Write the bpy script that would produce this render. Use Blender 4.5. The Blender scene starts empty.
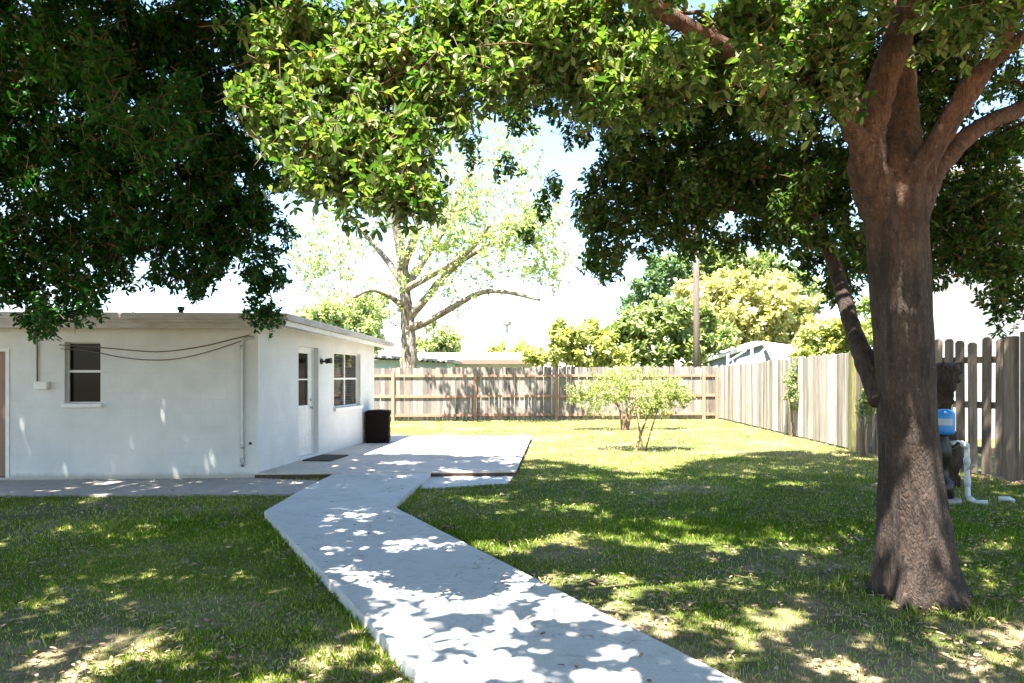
import bpy, math, random
import numpy as np
from mathutils import Vector, noise

# ------------------------------------------------------------------ camera, sky, sun, exposure
F, HY, H = 700.0, 376.0, 1.55
S = bpy.context.scene
COL = S.collection
cam_d = bpy.data.cameras.new("camera")
cam = bpy.data.objects.new("camera", cam_d); COL.objects.link(cam)
cam.location = (0, 0, H); cam.rotation_euler = (math.radians(90), 0, 0)
cam_d.sensor_width = 36.0; cam_d.lens = 36.0 * F / 1024.0
cam_d.shift_y = (HY - 341.5) / 1024.0
cam_d.clip_start = 0.05; cam_d.clip_end = 2000
S.camera = cam

SUN = Vector((-0.15, -0.36, 1.0)).normalized()
EL = math.asin(SUN.z); AZ = math.atan2(SUN.x, SUN.y)
w = bpy.data.worlds.new("World"); S.world = w; w.use_nodes = True
nt = w.node_tree; nt.nodes.clear()
o_ = nt.nodes.new("ShaderNodeOutputWorld"); bg = nt.nodes.new("ShaderNodeBackground")
sk = nt.nodes.new("ShaderNodeTexSky"); sk.sky_type = 'NISHITA'; sk.sun_disc = False
sk.sun_elevation = EL; sk.sun_rotation = AZ; sk.air_density = 1.0; sk.dust_density = .4; sk.ozone_density = 1.0
bg.inputs[1].default_value = 0.08
nt.links.new(sk.outputs[0], bg.inputs[0]); nt.links.new(bg.outputs[0], o_.inputs[0])
sl = bpy.data.lights.new("sun", 'SUN'); sl.energy = 5.0; sl.angle = math.radians(0.5); sl.color = (1.0, 0.95, 0.86)
so = bpy.data.objects.new("sun", sl); COL.objects.link(so)
so.rotation_euler = SUN.to_track_quat('Z', 'Y').to_euler(); so.location = (-5, -8, 25)
S.view_settings.view_transform = 'Standard'; S.view_settings.look = 'None'
S.view_settings.gamma = 1.0; S.view_settings.exposure = 2.74
S.render.engine = 'CYCLES'
cy = S.cycles
cy.max_bounces = 7; cy.diffuse_bounces = 4; cy.glossy_bounces = 3; cy.transmission_bounces = 5; cy.transparent_max_bounces = 6
cy.use_denoising = True
try: cy.denoiser = 'OPENIMAGEDENOISE'
except Exception: pass
cy.caustics_reflective = False; cy.caustics_refractive = False

rng = np.random.default_rng(7)
random.seed(7)

def P(px, py, Y): return np.array(((px - 512) / F * Y, Y, H + (HY - py) / F * Y))
def G(px, py, z=0.0):
    Y = F * (H - z) / (py - HY); return ((px - 512) / F * Y, Y)

# ------------------------------------------------------------------ mesh helpers
class MB:
    def __init__(s): s.v = []; s.f = []; s.a = []; s.cur = 0.5
    def add(s, verts, faces):
        b = len(s.v); s.v.extend([tuple(map(float, p)) for p in verts])
        for f in faces: s.f.append(tuple(i + b for i in f)); s.a.append(s.cur)
    def box(s, x0, x1, y0, y1, z0, z1, M=None):
        vs = [(x0,y0,z0),(x1,y0,z0),(x1,y1,z0),(x0,y1,z0),(x0,y0,z1),(x1,y0,z1),(x1,y1,z1),(x0,y1,z1)]
        if M is not None: vs = [M(p) for p in vs]
        s.add(vs, [(0,3,2,1),(4,5,6,7),(0,1,5,4),(1,2,6,5),(2,3,7,6),(3,0,4,7)])
    def prism(s, poly, z0, z1):
        n = len(poly)
        ar = sum(poly[i][0]*poly[(i+1)%n][1]-poly[(i+1)%n][0]*poly[i][1] for i in range(n))
        if ar < 0: poly = poly[::-1]
        vs = [(x,y,z0) for x,y in poly] + [(x,y,z1) for x,y in poly]
        fs = [tuple(range(n))[::-1], tuple(range(n, 2*n))] + [(i,(i+1)%n,n+(i+1)%n,n+i) for i in range(n)]
        s.add(vs, fs)
    def tube(s, pts, rad, sides=8, cap=True, jit=0.0):
        pts = [Vector(p) for p in pts]; n = len(pts)
        if not hasattr(rad, '__len__'): rad = [rad]*n
        t0 = (pts[1]-pts[0]).normalized()
        a = t0.orthogonal().normalized(); vs = []
        for i, p in enumerate(pts):
            t = (pts[min(i+1,n-1)]-pts[max(i-1,0)])
            t = t.normalized() if t.length > 1e-9 else t0
            a = (a - t*a.dot(t)).normalized(); b = t.cross(a)
            for k in range(sides):
                an = 2*math.pi*k/sides
                r = rad[i]
                q = p + (a*math.cos(an)+b*math.sin(an))*r
                if jit: q = p + (q-p)*(1+jit*noise.noise(Vector((q.x*3/max(.05,r*4), q.y*3/max(.05,r*4), q.z*1.2/max(.05,r*2)))))
                vs.append(q)
        fs = []
        for i in range(n-1):
            for k in range(sides):
                k2 = (k+1)%sides
                fs.append((i*sides+k, i*sides+k2, (i+1)*sides+k2, (i+1)*sides+k))
        if cap:
            fs.append(tuple(range(sides))[::-1]); fs.append(tuple(range((n-1)*sides, n*sides)))
        s.add(vs, fs)
    def lathe(s, c, prof, sides=24):
        vs = []; n = len(prof)
        for r, z in prof:
            for k in range(sides):
                an = 2*math.pi*k/sides; vs.append((c[0]+r*math.cos(an), c[1]+r*math.sin(an), c[2]+z))
        fs = [(i*sides+k, i*sides+(k+1)%sides, (i+1)*sides+(k+1)%sides, (i+1)*sides+k) for i in range(n-1) for k in range(sides)]
        fs += [tuple(range(sides))[::-1], tuple(range((n-1)*sides, n*sides))]
        s.add(vs, fs)
    def build(s, name, mat, parent=None, smooth=False, bevel=0):
        me = bpy.data.meshes.new(name); me.from_pydata(s.v, [], s.f)
        at = me.attributes.new("var", 'FLOAT', 'FACE'); at.data.foreach_set("value", np.array(s.a, dtype=np.float32))
        me.materials.append(mat)
        if smooth: me.polygons.foreach_set("use_smooth", [True]*len(s.f))
        me.update()
        o = bpy.data.objects.new(name, me); COL.objects.link(o)
        if parent is not None: o.parent = parent; o.matrix_parent_inverse = parent.matrix_world.inverted()
        if bevel:
            m = o.modifiers.new("bevel", 'BEVEL'); m.width = bevel; m.segments = 2; m.limit_method = 'ANGLE'
        return o

def np_mesh(name, verts, faces, var, mat, parent=None, smooth=False, facelen=4):
    me = bpy.data.meshes.new(name)
    nf = len(faces)
    me.vertices.add(len(verts)); me.vertices.foreach_set("co", verts.astype(np.float32).ravel())
    me.loops.add(nf*facelen); me.loops.foreach_set("vertex_index", faces.astype(np.int32).ravel())
    me.polygons.add(nf); me.polygons.foreach_set("loop_start", np.arange(nf, dtype=np.int32)*facelen)
    me.polygons.foreach_set("loop_total", np.full(nf, facelen, dtype=np.int32))
    at = me.attributes.new("var", 'FLOAT', 'FACE'); at.data.foreach_set("value", var.astype(np.float32))
    me.materials.append(mat); me.update(calc_edges=True)
    if smooth: me.polygons.foreach_set("use_smooth", np.ones(nf, dtype=bool))
    o = bpy.data.objects.new(name, me); COL.objects.link(o)
    if parent is not None: o.parent = parent; o.matrix_parent_inverse = parent.matrix_world.inverted()
    return o

def empty(name, loc, label, cat, group=None):
    o = bpy.data.objects.new(name, None); COL.objects.link(o); o.location = loc; o.empty_display_size = .2
    o["label"] = label; o["category"] = cat
    if group: o["group"] = group
    bpy.context.view_layer.update()
    return o
def tag(o, label, cat, group=None):
    o["label"] = label; o["category"] = cat
    if group: o["group"] = group
    return o
def structure(o): o["kind"] = "structure"; return o
def stuff(o, label=None, cat=None):
    o["kind"] = "stuff"
    if label: o["label"] = label; o["category"] = cat
    return o

# ------------------------------------------------------------------ materials
def mat(name):
    m = bpy.data.materials.new(name); m.use_nodes = True
    n = m.node_tree.nodes; l = m.node_tree.links
    return m, n, l, n["Principled BSDF"]
def N(n, t, **kw):
    x = n.new(t)
    for k, v in kw.items(): setattr(x, k, v)
    return x
def ramp(n, stops):
    r = n.new("ShaderNodeValToRGB"); e = r.color_ramp.elements
    while len(e) < len(stops): e.new(0.5)
    for el, (p, c) in zip(e, stops): el.position = p; el.color = (*c, 1)
    return r
def coords(n, l, scale=(1,1,1), kind="Object"):
    tc = n.new("ShaderNodeTexCoord"); mp = n.new("ShaderNodeMapping"); mp.inputs["Scale"].default_value = scale
    l.new(tc.outputs[kind], mp.inputs[0]); return mp.outputs[0]
def noise_n(n, l, vec, scale, detail=5, rough=.6):
    x = n.new("ShaderNodeTexNoise"); x.inputs["Scale"].default_value = scale; x.inputs["Detail"].default_value = detail
    x.inputs["Roughness"].default_value = rough; l.new(vec, x.inputs["Vector"]); return x
def bump(n, l, bs, h, strength=.3, dist=.02):
    b = n.new("ShaderNodeBump"); b.inputs["Strength"].default_value = strength; b.inputs["Distance"].default_value = dist
    l.new(h, b.inputs["Height"]); l.new(b.outputs[0], bs.inputs["Normal"]); return b
def mixc(n, l, fac, a, b, mode='MIX'):
    x = n.new("ShaderNodeMix"); x.data_type = 'RGBA'; x.blend_type = mode
    for sock, val in ((x.inputs[0], fac), (x.inputs[6], a), (x.inputs[7], b)):
        if hasattr(val, "links") or isinstance(val, bpy.types.NodeSocket): l.new(val, sock)
        elif isinstance(val, (int, float)): sock.default_value = val
        else: sock.default_value = (*val, 1)
    return x.outputs[2]

def m_noise(name, c0, c1, scale=6, rough=.8, bscale=60, bstr=.2, bdist=.01, stretch=(1,1,1), c2=None, s2=.8, metal=0, var=0.0):
    m, n, l, b = mat(name)
    v = coords(n, l, stretch)
    t = noise_n(n, l, v, scale)
    r = ramp(n, [(.3, c0), (.7, c1)]); l.new(t.outputs[0], r.inputs[0]); col = r.outputs[0]
    if c2 is not None:
        t2 = noise_n(n, l, v, s2, 6, .65); r2 = ramp(n, [(.5, (0,0,0)), (.72, (1,1,1))]); l.new(t2.outputs[0], r2.inputs[0])
        col = mixc(n, l, r2.outputs[0], col, c2)
    if var:
        at = n.new("ShaderNodeAttribute"); at.attribute_name = "var"
        rv = ramp(n, [(0, (1-var,)*3), (1, (1+var*.6,)*3)]); l.new(at.outputs["Fac"], rv.inputs[0])
        col = mixc(n, l, 1.0, col, rv.outputs[0], 'MULTIPLY')
    l.new(col, b.inputs["Base Color"]); b.inputs["Roughness"].default_value = rough; b.inputs["Metallic"].default_value = metal
    tb = noise_n(n, l, v, bscale, 4); bump(n, l, b, tb.outputs[0], bstr, bdist)
    return m
def m_plain(name, c, rough=.5, metal=0, spec=.5):
    m = m_noise(name, tuple(x*.88 for x in c), tuple(min(1,x*1.06) for x in c), 9, rough, 40, .06, .004, metal=metal); m.node_tree.nodes['Principled BSDF'].inputs['Specular IOR Level'].default_value = spec; return m
def m_leaf(name, stops, trans=.35, rough=.38, tr_col=None, gl=.5):
    m, n, l, b = mat(name)
    at = n.new("ShaderNodeAttribute"); at.attribute_name = "var"
    r = ramp(n, stops); l.new(at.outputs["Fac"], r.inputs[0])
    l.new(r.outputs[0], b.inputs["Base Color"]); b.inputs["Roughness"].default_value = rough
    b.inputs["Specular IOR Level"].default_value = gl
    t = n.new("ShaderNodeBsdfTranslucent")
    tc = mixc(n, l, 1.0, r.outputs[0], tr_col or (1.5, 1.45, .7), 'MULTIPLY'); l.new(tc, t.inputs[0])
    mx = n.new("ShaderNodeMixShader"); mx.inputs[0].default_value = trans
    l.new(b.outputs[0], mx.inputs[1]); l.new(t.outputs[0], mx.inputs[2]); l.new(mx.outputs[0], n["Material Output"].inputs[0])
    return m

# stucco over block: paint with faint course lines, dirt near the base
def m_stucco(name, tint=(.645,.645,.63)):
    m, n, l, b = mat(name)
    v = coords(n, l, (1,1,1)); sx = n.new("ShaderNodeSeparateXYZ"); l.new(v, sx.inputs[0])
    t = noise_n(n, l, v, 2.2, 6, .6); r = ramp(n, [(.3, tuple(c*.86 for c in tint)), (.65, tint)]); l.new(t.outputs[0], r.inputs[0])
    v2 = coords(n, l, (3.5,3.5,.5)); t2 = noise_n(n, l, v2, 1.6, 6, .7); r2 = ramp(n, [(.52,(0,0,0)),(.78,(1,1,1))]); l.new(t2.outputs[0], r2.inputs[0])
    mm = n.new("ShaderNodeMath"); mm.operation='MULTIPLY'; l.new(r2.outputs[0], mm.inputs[0]); mm.inputs[1].default_value=.42
    col = mixc(n, l, mm.outputs[0], r.outputs[0], (.55,.53,.47))
    # splash dirt at the base
    ad = n.new("ShaderNodeMath"); ad.operation='MULTIPLY_ADD'; l.new(t2.outputs[0], ad.inputs[0]); ad.inputs[1].default_value=-.12; l.new(sx.outputs[2], ad.inputs[2])
    r3 = ramp(n, [(.0,(.7,.7,.7)),(.06,(0,0,0))]); l.new(ad.outputs[0], r3.inputs[0])
    col = mixc(n, l, r3.outputs[0], col, (.36,.32,.26))
    hx = n.new("ShaderNodeMath"); hx.operation='ADD'; l.new(sx.outputs[0], hx.inputs[0]); l.new(sx.outputs[1], hx.inputs[1])
    cb = n.new("ShaderNodeCombineXYZ"); l.new(hx.outputs[0], cb.inputs[0]); l.new(sx.outputs[2], cb.inputs[1])
    bk = n.new("ShaderNodeTexBrick"); bk.inputs["Scale"].default_value=1.0; bk.inputs["Brick Width"].default_value=.4; bk.inputs["Row Height"].default_value=.2; bk.inputs["Mortar Size"].default_value=.006; bk.inputs["Mortar Smooth"].default_value=.6
    bk.inputs["Color1"].default_value=(1,1,1,1); bk.inputs["Color2"].default_value=(.95,.95,.95,1); bk.inputs["Mortar"].default_value=(.80,.79,.77,1); l.new(cb.outputs[0], bk.inputs["Vector"])
    tm = noise_n(n, l, v, 1.1, 4); rm = ramp(n, [(.35,(.05,.05,.05)),(.7,(.5,.5,.5))]); l.new(tm.outputs[0], rm.inputs[0])
    col = mixc(n, l, rm.outputs[0], col, mixc(n, l, 1.0, col, bk.outputs[0], 'MULTIPLY'))
    l.new(col, b.inputs["Base Color"]); b.inputs["Roughness"].default_value=.85
    br = n.new("ShaderNodeTexWave"); br.wave_type='BANDS'; br.bands_direction='Z'; br.inputs["Scale"].default_value=.785; br.inputs["Distortion"].default_value=.15
    l.new(v, br.inputs["Vector"]); rb = ramp(n, [(0,(0,0,0)),(.02,(1,1,1))]); l.new(br.outputs["Fac"], rb.inputs[0])
    tb = noise_n(n, l, v, 70, 4); tb2 = noise_n(n, l, v, 9, 4)
    s1 = n.new("ShaderNodeMath"); s1.operation='MULTIPLY_ADD'; l.new(tb2.outputs[0], s1.inputs[0]); s1.inputs[1].default_value=1.2; l.new(tb.outputs[0], s1.inputs[2])
    s2 = n.new("ShaderNodeMath"); s2.operation='MULTIPLY_ADD'; l.new(rb.outputs[0], s2.inputs[0]); s2.inputs[1].default_value=.25; l.new(s1.outputs[0], s2.inputs[2])
    bump(n, l, b, s2.outputs[0], .4, .008)
    return m

def m_bark(name, c0, c1, c2, zs=.25, sc=9, dist=.03, warm=None):
    m, n, l, b = mat(name)
    v = coords(n, l, (1,1,zs))
    dn = noise_n(n, l, v, 3, 3); dv = n.new("ShaderNodeVectorMath"); dv.operation='MULTIPLY_ADD'
    l.new(dn.outputs["Color"], dv.inputs[0]); dv.inputs[1].default_value=(.25,.25,.25); l.new(v, dv.inputs[2])
    vo = n.new("ShaderNodeTexVoronoi"); vo.feature='DISTANCE_TO_EDGE'; vo.inputs["Scale"].default_value=sc*1.6; l.new(dv.outputs[0], vo.inputs["Vector"])
    rv = ramp(n, [(0,(.62,.62,.62)),(.3,(1,1,1))]); l.new(vo.outputs["Distance"], rv.inputs[0])
    t = noise_n(n, l, v, sc, 8, .68); r = ramp(n, [(.28,c0),(.5,c1),(.72,c2)]); l.new(t.outputs[0], r.inputs[0])
    col = mixc(n, l, rv.outputs[0], tuple(x*.55 for x in c0), r.outputs[0])
    v1 = coords(n, l, (1,1,1)); t3 = noise_n(n, l, v1, 34, 4, .75); r3 = ramp(n, [(.62,(0,0,0)),(.66,(1,1,1))]); l.new(t3.outputs[0], r3.inputs[0])
    mm = n.new("ShaderNodeMath"); mm.operation='MULTIPLY'; l.new(r3.outputs[0], mm.inputs[0]); mm.inputs[1].default_value=.45
    col = mixc(n, l, mm.outputs[0], col, tuple(min(1, x*1.9+.03) for x in c2))
    vf = coords(n, l, (1,1,.11)); t6 = noise_n(n, l, vf, 17, 5, .6); r6 = ramp(n, [(.36,(.42,.42,.42)),(.5,(1,1,1))]); l.new(t6.outputs[0], r6.inputs[0])
    col = mixc(n, l, .75, col, r6.outputs[0], 'MULTIPLY')
    t7 = noise_n(n, l, v1, 3.2, 6, .7); r7 = ramp(n, [(.38,(.7,.68,.66)),(.62,(1.35,1.35,1.35))]); l.new(t7.outputs[0], r7.inputs[0])
    col = mixc(n, l, 1.0, col, r7.outputs[0], 'MULTIPLY')
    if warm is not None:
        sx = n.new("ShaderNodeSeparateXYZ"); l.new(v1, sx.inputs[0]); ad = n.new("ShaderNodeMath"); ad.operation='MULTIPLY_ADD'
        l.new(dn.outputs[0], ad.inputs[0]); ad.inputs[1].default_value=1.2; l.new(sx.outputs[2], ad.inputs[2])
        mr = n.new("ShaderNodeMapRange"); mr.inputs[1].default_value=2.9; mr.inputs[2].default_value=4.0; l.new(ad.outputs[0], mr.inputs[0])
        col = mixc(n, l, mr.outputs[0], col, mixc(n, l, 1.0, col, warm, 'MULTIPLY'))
    l.new(col, b.inputs["Base Color"]); b.inputs["Roughness"].default_value=.9
    hh = n.new("ShaderNodeMath"); hh.operation='MULTIPLY_ADD'; l.new(t.outputs[0], hh.inputs[0]); hh.inputs[1].default_value=2.2; h6 = n.new('ShaderNodeMath'); h6.operation='MULTIPLY_ADD'; l.new(r6.outputs[0], h6.inputs[0]); h6.inputs[1].default_value=2.0; l.new(rv.outputs[0], h6.inputs[2]); l.new(h6.outputs[0], hh.inputs[2])
    bump(n, l, b, hh.outputs[0], .7, dist)
    return m

def m_concrete(name, c0, c1, dirt, dk):
    m, n, l, b = mat(name)
    v = coords(n, l); t = noise_n(n, l, v, 1.1, 7, .62); r = ramp(n, [(.3,c0),(.68,c1)]); l.new(t.outputs[0], r.inputs[0])
    t2 = noise_n(n, l, v, .55, 7, .72); r2 = ramp(n, [(.5,(0,0,0)),(.68,(1,1,1))]); l.new(t2.outputs[0], r2.inputs[0])
    mm = n.new("ShaderNodeMath"); mm.operation='MULTIPLY'; l.new(r2.outputs[0], mm.inputs[0]); mm.inputs[1].default_value=dk
    col = mixc(n, l, mm.outputs[0], r.outputs[0], dirt)
    t8 = noise_n(n, l, v, 7, 7, .75); r8 = ramp(n, [(.34,(.80,.79,.77)),(.48,(1,1,1))]); l.new(t8.outputs[0], r8.inputs[0])
    col = mixc(n, l, 1.0, col, r8.outputs[0], 'MULTIPLY')
    dn = noise_n(n, l, v, 1.8, 4); dv = n.new("ShaderNodeVectorMath"); dv.operation='MULTIPLY_ADD'; l.new(dn.outputs["Color"], dv.inputs[0]); dv.inputs[1].default_value=(.9,.9,.9); l.new(v, dv.inputs[2])
    vo = n.new("ShaderNodeTexVoronoi"); vo.feature='DISTANCE_TO_EDGE'; vo.inputs["Scale"].default_value=.42; l.new(dv.outputs[0], vo.inputs["Vector"])
    rk = ramp(n, [(0,(.45,.43,.40)),(.0035,(1,1,1))]); l.new(vo.outputs["Distance"], rk.inputs[0]); col = mixc(n, l, .8, col, rk.outputs[0], 'MULTIPLY')
    t4 = noise_n(n, l, v, 90, 3, .7); r4 = ramp(n, [(.3,(.78,.78,.78)),(.6,(1,1,1))]); l.new(t4.outputs[0], r4.inputs[0])
    col = mixc(n, l, 1.0, col, r4.outputs[0], 'MULTIPLY')
    l.new(col, b.inputs["Base Color"]); b.inputs["Roughness"].default_value=.88
    bump(n, l, b, t4.outputs[0], .25, .006)
    return m

def m_ground(name):
    m, n, l, b = mat(name)
    v = coords(n, l)
    t = noise_n(n, l, v, .45, 7, .62); r = ramp(n, [(.3,(.05,.075,.010)),(.5,(.085,.10,.014)),(.6,(.17,.15,.05)),(.72,(.36,.27,.17))]); l.new(t.outputs[0], r.inputs[0])
    t2 = noise_n(n, l, v, 22, 6, .7); r2 = ramp(n, [(.3,(.55,.55,.55)),(.7,(1.2,1.2,1.1))]); l.new(t2.outputs[0], r2.inputs[0])
    sx = n.new("ShaderNodeSeparateXYZ"); l.new(v, sx.inputs[0])
    yy = n.new("ShaderNodeMapRange"); yy.inputs[1].default_value=5.4; yy.inputs[2].default_value=3.6; l.new(sx.outputs[1], yy.inputs[0])
    t5 = noise_n(n, l, v, 1.3, 6, .65); ad = n.new("ShaderNodeMath"); ad.operation='MULTIPLY_ADD'; l.new(yy.outputs[0], ad.inputs[0]); ad.inputs[1].default_value=.15; l.new(t5.outputs[0], ad.inputs[2])
    r5 = ramp(n, [(.52,(0,0,0)),(.68,(1,1,1))]); l.new(ad.outputs[0], r5.inputs[0])
    colw = mixc(n, l, r5.outputs[0], r.outputs[0], (.30,.225,.15))
    col = mixc(n, l, 1.0, colw, r2.outputs[0], 'MULTIPLY')
    l.new(col, b.inputs["Base Color"]); b.inputs["Roughness"].default_value=.95
    bump(n, l, b, t2.outputs[0], .7, .03)
    return m

M = {}
M['ground'] = m_ground('lawn_soil')
M['grass'] = m_leaf('grass_blades', [(0,(.036,.085,.002)),(.38,(.115,.205,.004)),(.62,(.20,.30,.02)),(.82,(.55,.54,.19)),(1,(.55,.45,.22))], .35, .5, (1.3,1.3,.7), .3)
M['path'] = m_concrete('path_concrete', (.48,.475,.455), (.575,.57,.55), (.30,.275,.24), .65)
M['patio'] = m_concrete('patio_concrete', (.46,.42,.37), (.58,.54,.49), (.26,.21,.17), .6)
M['soil'] = m_noise('dark_soil', (.05,.032,.021), (.13,.085,.055), 9, .95, 30, .8, .02)
M['walk'] = m_concrete('pavement_concrete', (.33,.30,.27), (.42,.38,.34), (.2,.17,.14), .7)
M['stucco'] = m_stucco('white_stucco')
M['trim'] = m_plain('white_trim', (.70,.69,.66), .55)
M['fascia'] = m_noise('weathered_fascia', (.36,.33,.30), (.47,.44,.41), 5, .7, 50, .15, .006, (1,1,3), (.25,.21,.18), 1.4)
M['roof'] = m_noise('flat_roofing', (.45,.43,.41), (.58,.56,.53), 4, .9)
M['glass'] = None
def m_glass(name, c, rough=.06, spec=.5):
    m, n, l, b = mat(name); b.inputs["Base Color"].default_value=(*c,1); b.inputs["Roughness"].default_value=rough
    b.inputs["Specular IOR Level"].default_value=spec
    t = noise_n(n, l, coords(n,l), 2.5, 2); bump(n, l, b, t.outputs[0], .05, .01); return m
M['glass'] = m_glass('dark_window_glass', (.006,.006,.007), .12, .1)
M['glass_side'] = m_glass('reflecting_window_glass', (.012,.013,.013), .03, .9)
M['blind'] = m_noise('window_blind', (.022,.022,.02), (.035,.034,.032), 4, .6, 20, .1, .005, (1,1,1))
M['brown_door'] = m_noise('brown_door_paint', (.20,.105,.065), (.25,.13,.085), 5, .55, 40, .1, .004, (6,6,.6))
M['black'] = m_plain('black_plastic', (.005,.0035,.003), .7, 0, .08)
M['darkmetal'] = m_plain('dark_metal', (.03,.028,.026), .4, .6)
M['greymetal'] = m_plain('galvanised_metal', (.42,.42,.40), .45, .5)
M['cable'] = m_plain('cable_sheath', (.12,.085,.06), .6)
M['mat'] = m_noise('doormat_fibre', (.02,.02,.022), (.05,.05,.05), 30, .95, 150, .8, .01)
M['tanklabel'] = m_plain('pale_label', (.36,.42,.45), .6)
M['pvc'] = m_plain('white_pvc', (.55,.57,.58), .4)
M['blue'] = m_plain('blue_plastic', (.02,.20,.55), .35)
M['wood'] = m_noise('weathered_fence_wood', (.21,.175,.15), (.32,.275,.24), 5, .9, 30, .5, .01, (7,7,.5), (.12,.095,.08), 1.5, var=.45)
M['woodpale'] = m_noise('lit_stripe_fence_wood', (.38,.32,.26), (.60,.53,.45), 5, .9, 30, .5, .01, (7,7,.5), (.19,.14,.10), .9, var=.55)  # wide board tone range carries the painted sunlit stripes
M['woodgrey'] = m_noise('grey_gapped_fence_wood', (.16,.12,.085), (.30,.235,.175), 5, .9, 30, .6, .012, (7,7,.5), (.06,.045,.033), 1.2, var=.5)
M['rail'] = m_noise('fence_rail_wood', (.32,.175,.11), (.40,.24,.165), 6, .85, 30, .3, .006, (2,2,2), var=.2)
M['mossy'] = m_noise('mossy_post_wood', (.13,.12,.04), (.24,.21,.08), 7, .95, 30, .5, .01, (4,4,.7))
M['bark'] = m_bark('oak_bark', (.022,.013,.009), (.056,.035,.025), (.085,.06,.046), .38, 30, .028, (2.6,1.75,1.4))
M['limb'] = M['bark']
M['twig'] = m_plain('twig_bark', (.14,.085,.055), .85)
M['pale_bark'] = m_bark('pale_flaking_bark', (.15,.115,.085), (.30,.25,.19), (.42,.37,.30), .5, 2.2, .03)
M['shrub_bark'] = m_plain('shrub_bark', (.23,.15,.10), .85)
M['dead'] = m_bark('dead_stump_bark', (.018,.012,.009), (.05,.03,.02), (.09,.05,.033), .5, 9, .05)
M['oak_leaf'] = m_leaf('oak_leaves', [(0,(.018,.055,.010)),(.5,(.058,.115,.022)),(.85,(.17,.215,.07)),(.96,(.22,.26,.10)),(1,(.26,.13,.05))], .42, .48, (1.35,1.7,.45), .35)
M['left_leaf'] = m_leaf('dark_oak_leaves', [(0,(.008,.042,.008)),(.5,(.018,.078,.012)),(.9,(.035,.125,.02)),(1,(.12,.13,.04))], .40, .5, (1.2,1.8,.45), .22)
M['pale_leaf'] = m_leaf('pale_sycamore_leaves', [(0,(.20,.28,.12)),(.6,(.30,.40,.19)),(1,(.42,.47,.28))], .45, .5)
M['bush_leaf'] = m_leaf('bright_bush_leaves', [(0,(.22,.26,.08)),(.6,(.36,.41,.15)),(1,(.5,.5,.24))], .42, .5)
M['gold_leaf'] = m_leaf('golden_tree_leaves', [(0,(.30,.31,.13)),(.5,(.46,.46,.23)),(1,(.56,.54,.33))], .42, .5)  # background leaf colours lifted pale in place of glare and haze
M['mid_leaf'] = m_leaf('mid_green_leaves', [(0,(.14,.20,.075)),(.6,(.24,.31,.13)),(1,(.34,.39,.2))], .42, .5)
M['deep_leaf'] = m_leaf('deep_green_leaves', [(0,(.08,.15,.065)),(.6,(.13,.22,.10)),(1,(.2,.28,.13))], .35, .5)
M['yard_leaf'] = m_leaf('young_tree_leaves', [(0,(.16,.23,.06)),(.6,(.25,.33,.10)),(1,(.36,.38,.17))], .45, .5)
M['litter'] = m_leaf('dry_fallen_leaves', [(0,(.14,.075,.04)),(.5,(.26,.17,.10)),(1,(.40,.30,.22))], .1, .7, (1,1,1))
M['blue_wall'] = m_noise('pale_blue_siding', (.42,.55,.56), (.50,.63,.64), 4, .7)
M['red_fascia'] = m_noise('red_brown_fascia', (.30,.13,.10), (.38,.18,.14), 4, .7)
M['white_metal'] = m_noise('white_sheet_metal', (.66,.67,.68), (.78,.78,.78), 3, .5)
M['screen'] = m_plain('grey_screen_mesh', (.2,.22,.23), .8)
M['pole'] = m_noise('utility_pole_wood', (.11,.08,.065), (.18,.14,.115), 4, .9, 30, .4, .01, (5,5,.4))
def m_siding():
    m, n, l, b = mat('white_vertical_siding')
    v = coords(n, l); wv = n.new("ShaderNodeTexWave"); wv.bands_direction='X'; wv.inputs["Scale"].default_value=1.0; l.new(v, wv.inputs[0])
    r = ramp(n, [(0,(0,0,0)),(.12,(1,1,1))]); l.new(wv.outputs["Fac"], r.inputs[0])
    t = noise_n(n, l, v, 1.5, 5); r2 = ramp(n, [(.3,(.27,.275,.29)),(.7,(.31,.315,.33))]); l.new(t.outputs[0], r2.inputs[0]); rg = ramp(n, [(0,(.72,.72,.72)),(.1,(1,1,1))]); l.new(wv.outputs['Fac'], rg.inputs[0]); l.new(mixc(n, l, 1.0, r2.outputs[0], rg.outputs[0], 'MULTIPLY'), b.inputs['Base Color'])
    bump(n, l, b, r.outputs[0], .4, .02); b.inputs["Roughness"].default_value=.6; return m
M['siding'] = m_siding()

# ------------------------------------------------------------------ ground, concrete
mb = MB(); R = 600
xs = [-R, -60, -20, -10, 0, 10, 20, 60, R]; ys = [-R, -60, -20, 0, 10, 20, 40, 90, R]
mb.add([(x,y,0) for y in ys for x in xs], [(j*9+i, j*9+i+1, (j+1)*9+i+1, (j+1)*9+i) for j in range(8) for i in range(8)])
structure(mb.build('ground', M['ground']))

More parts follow.
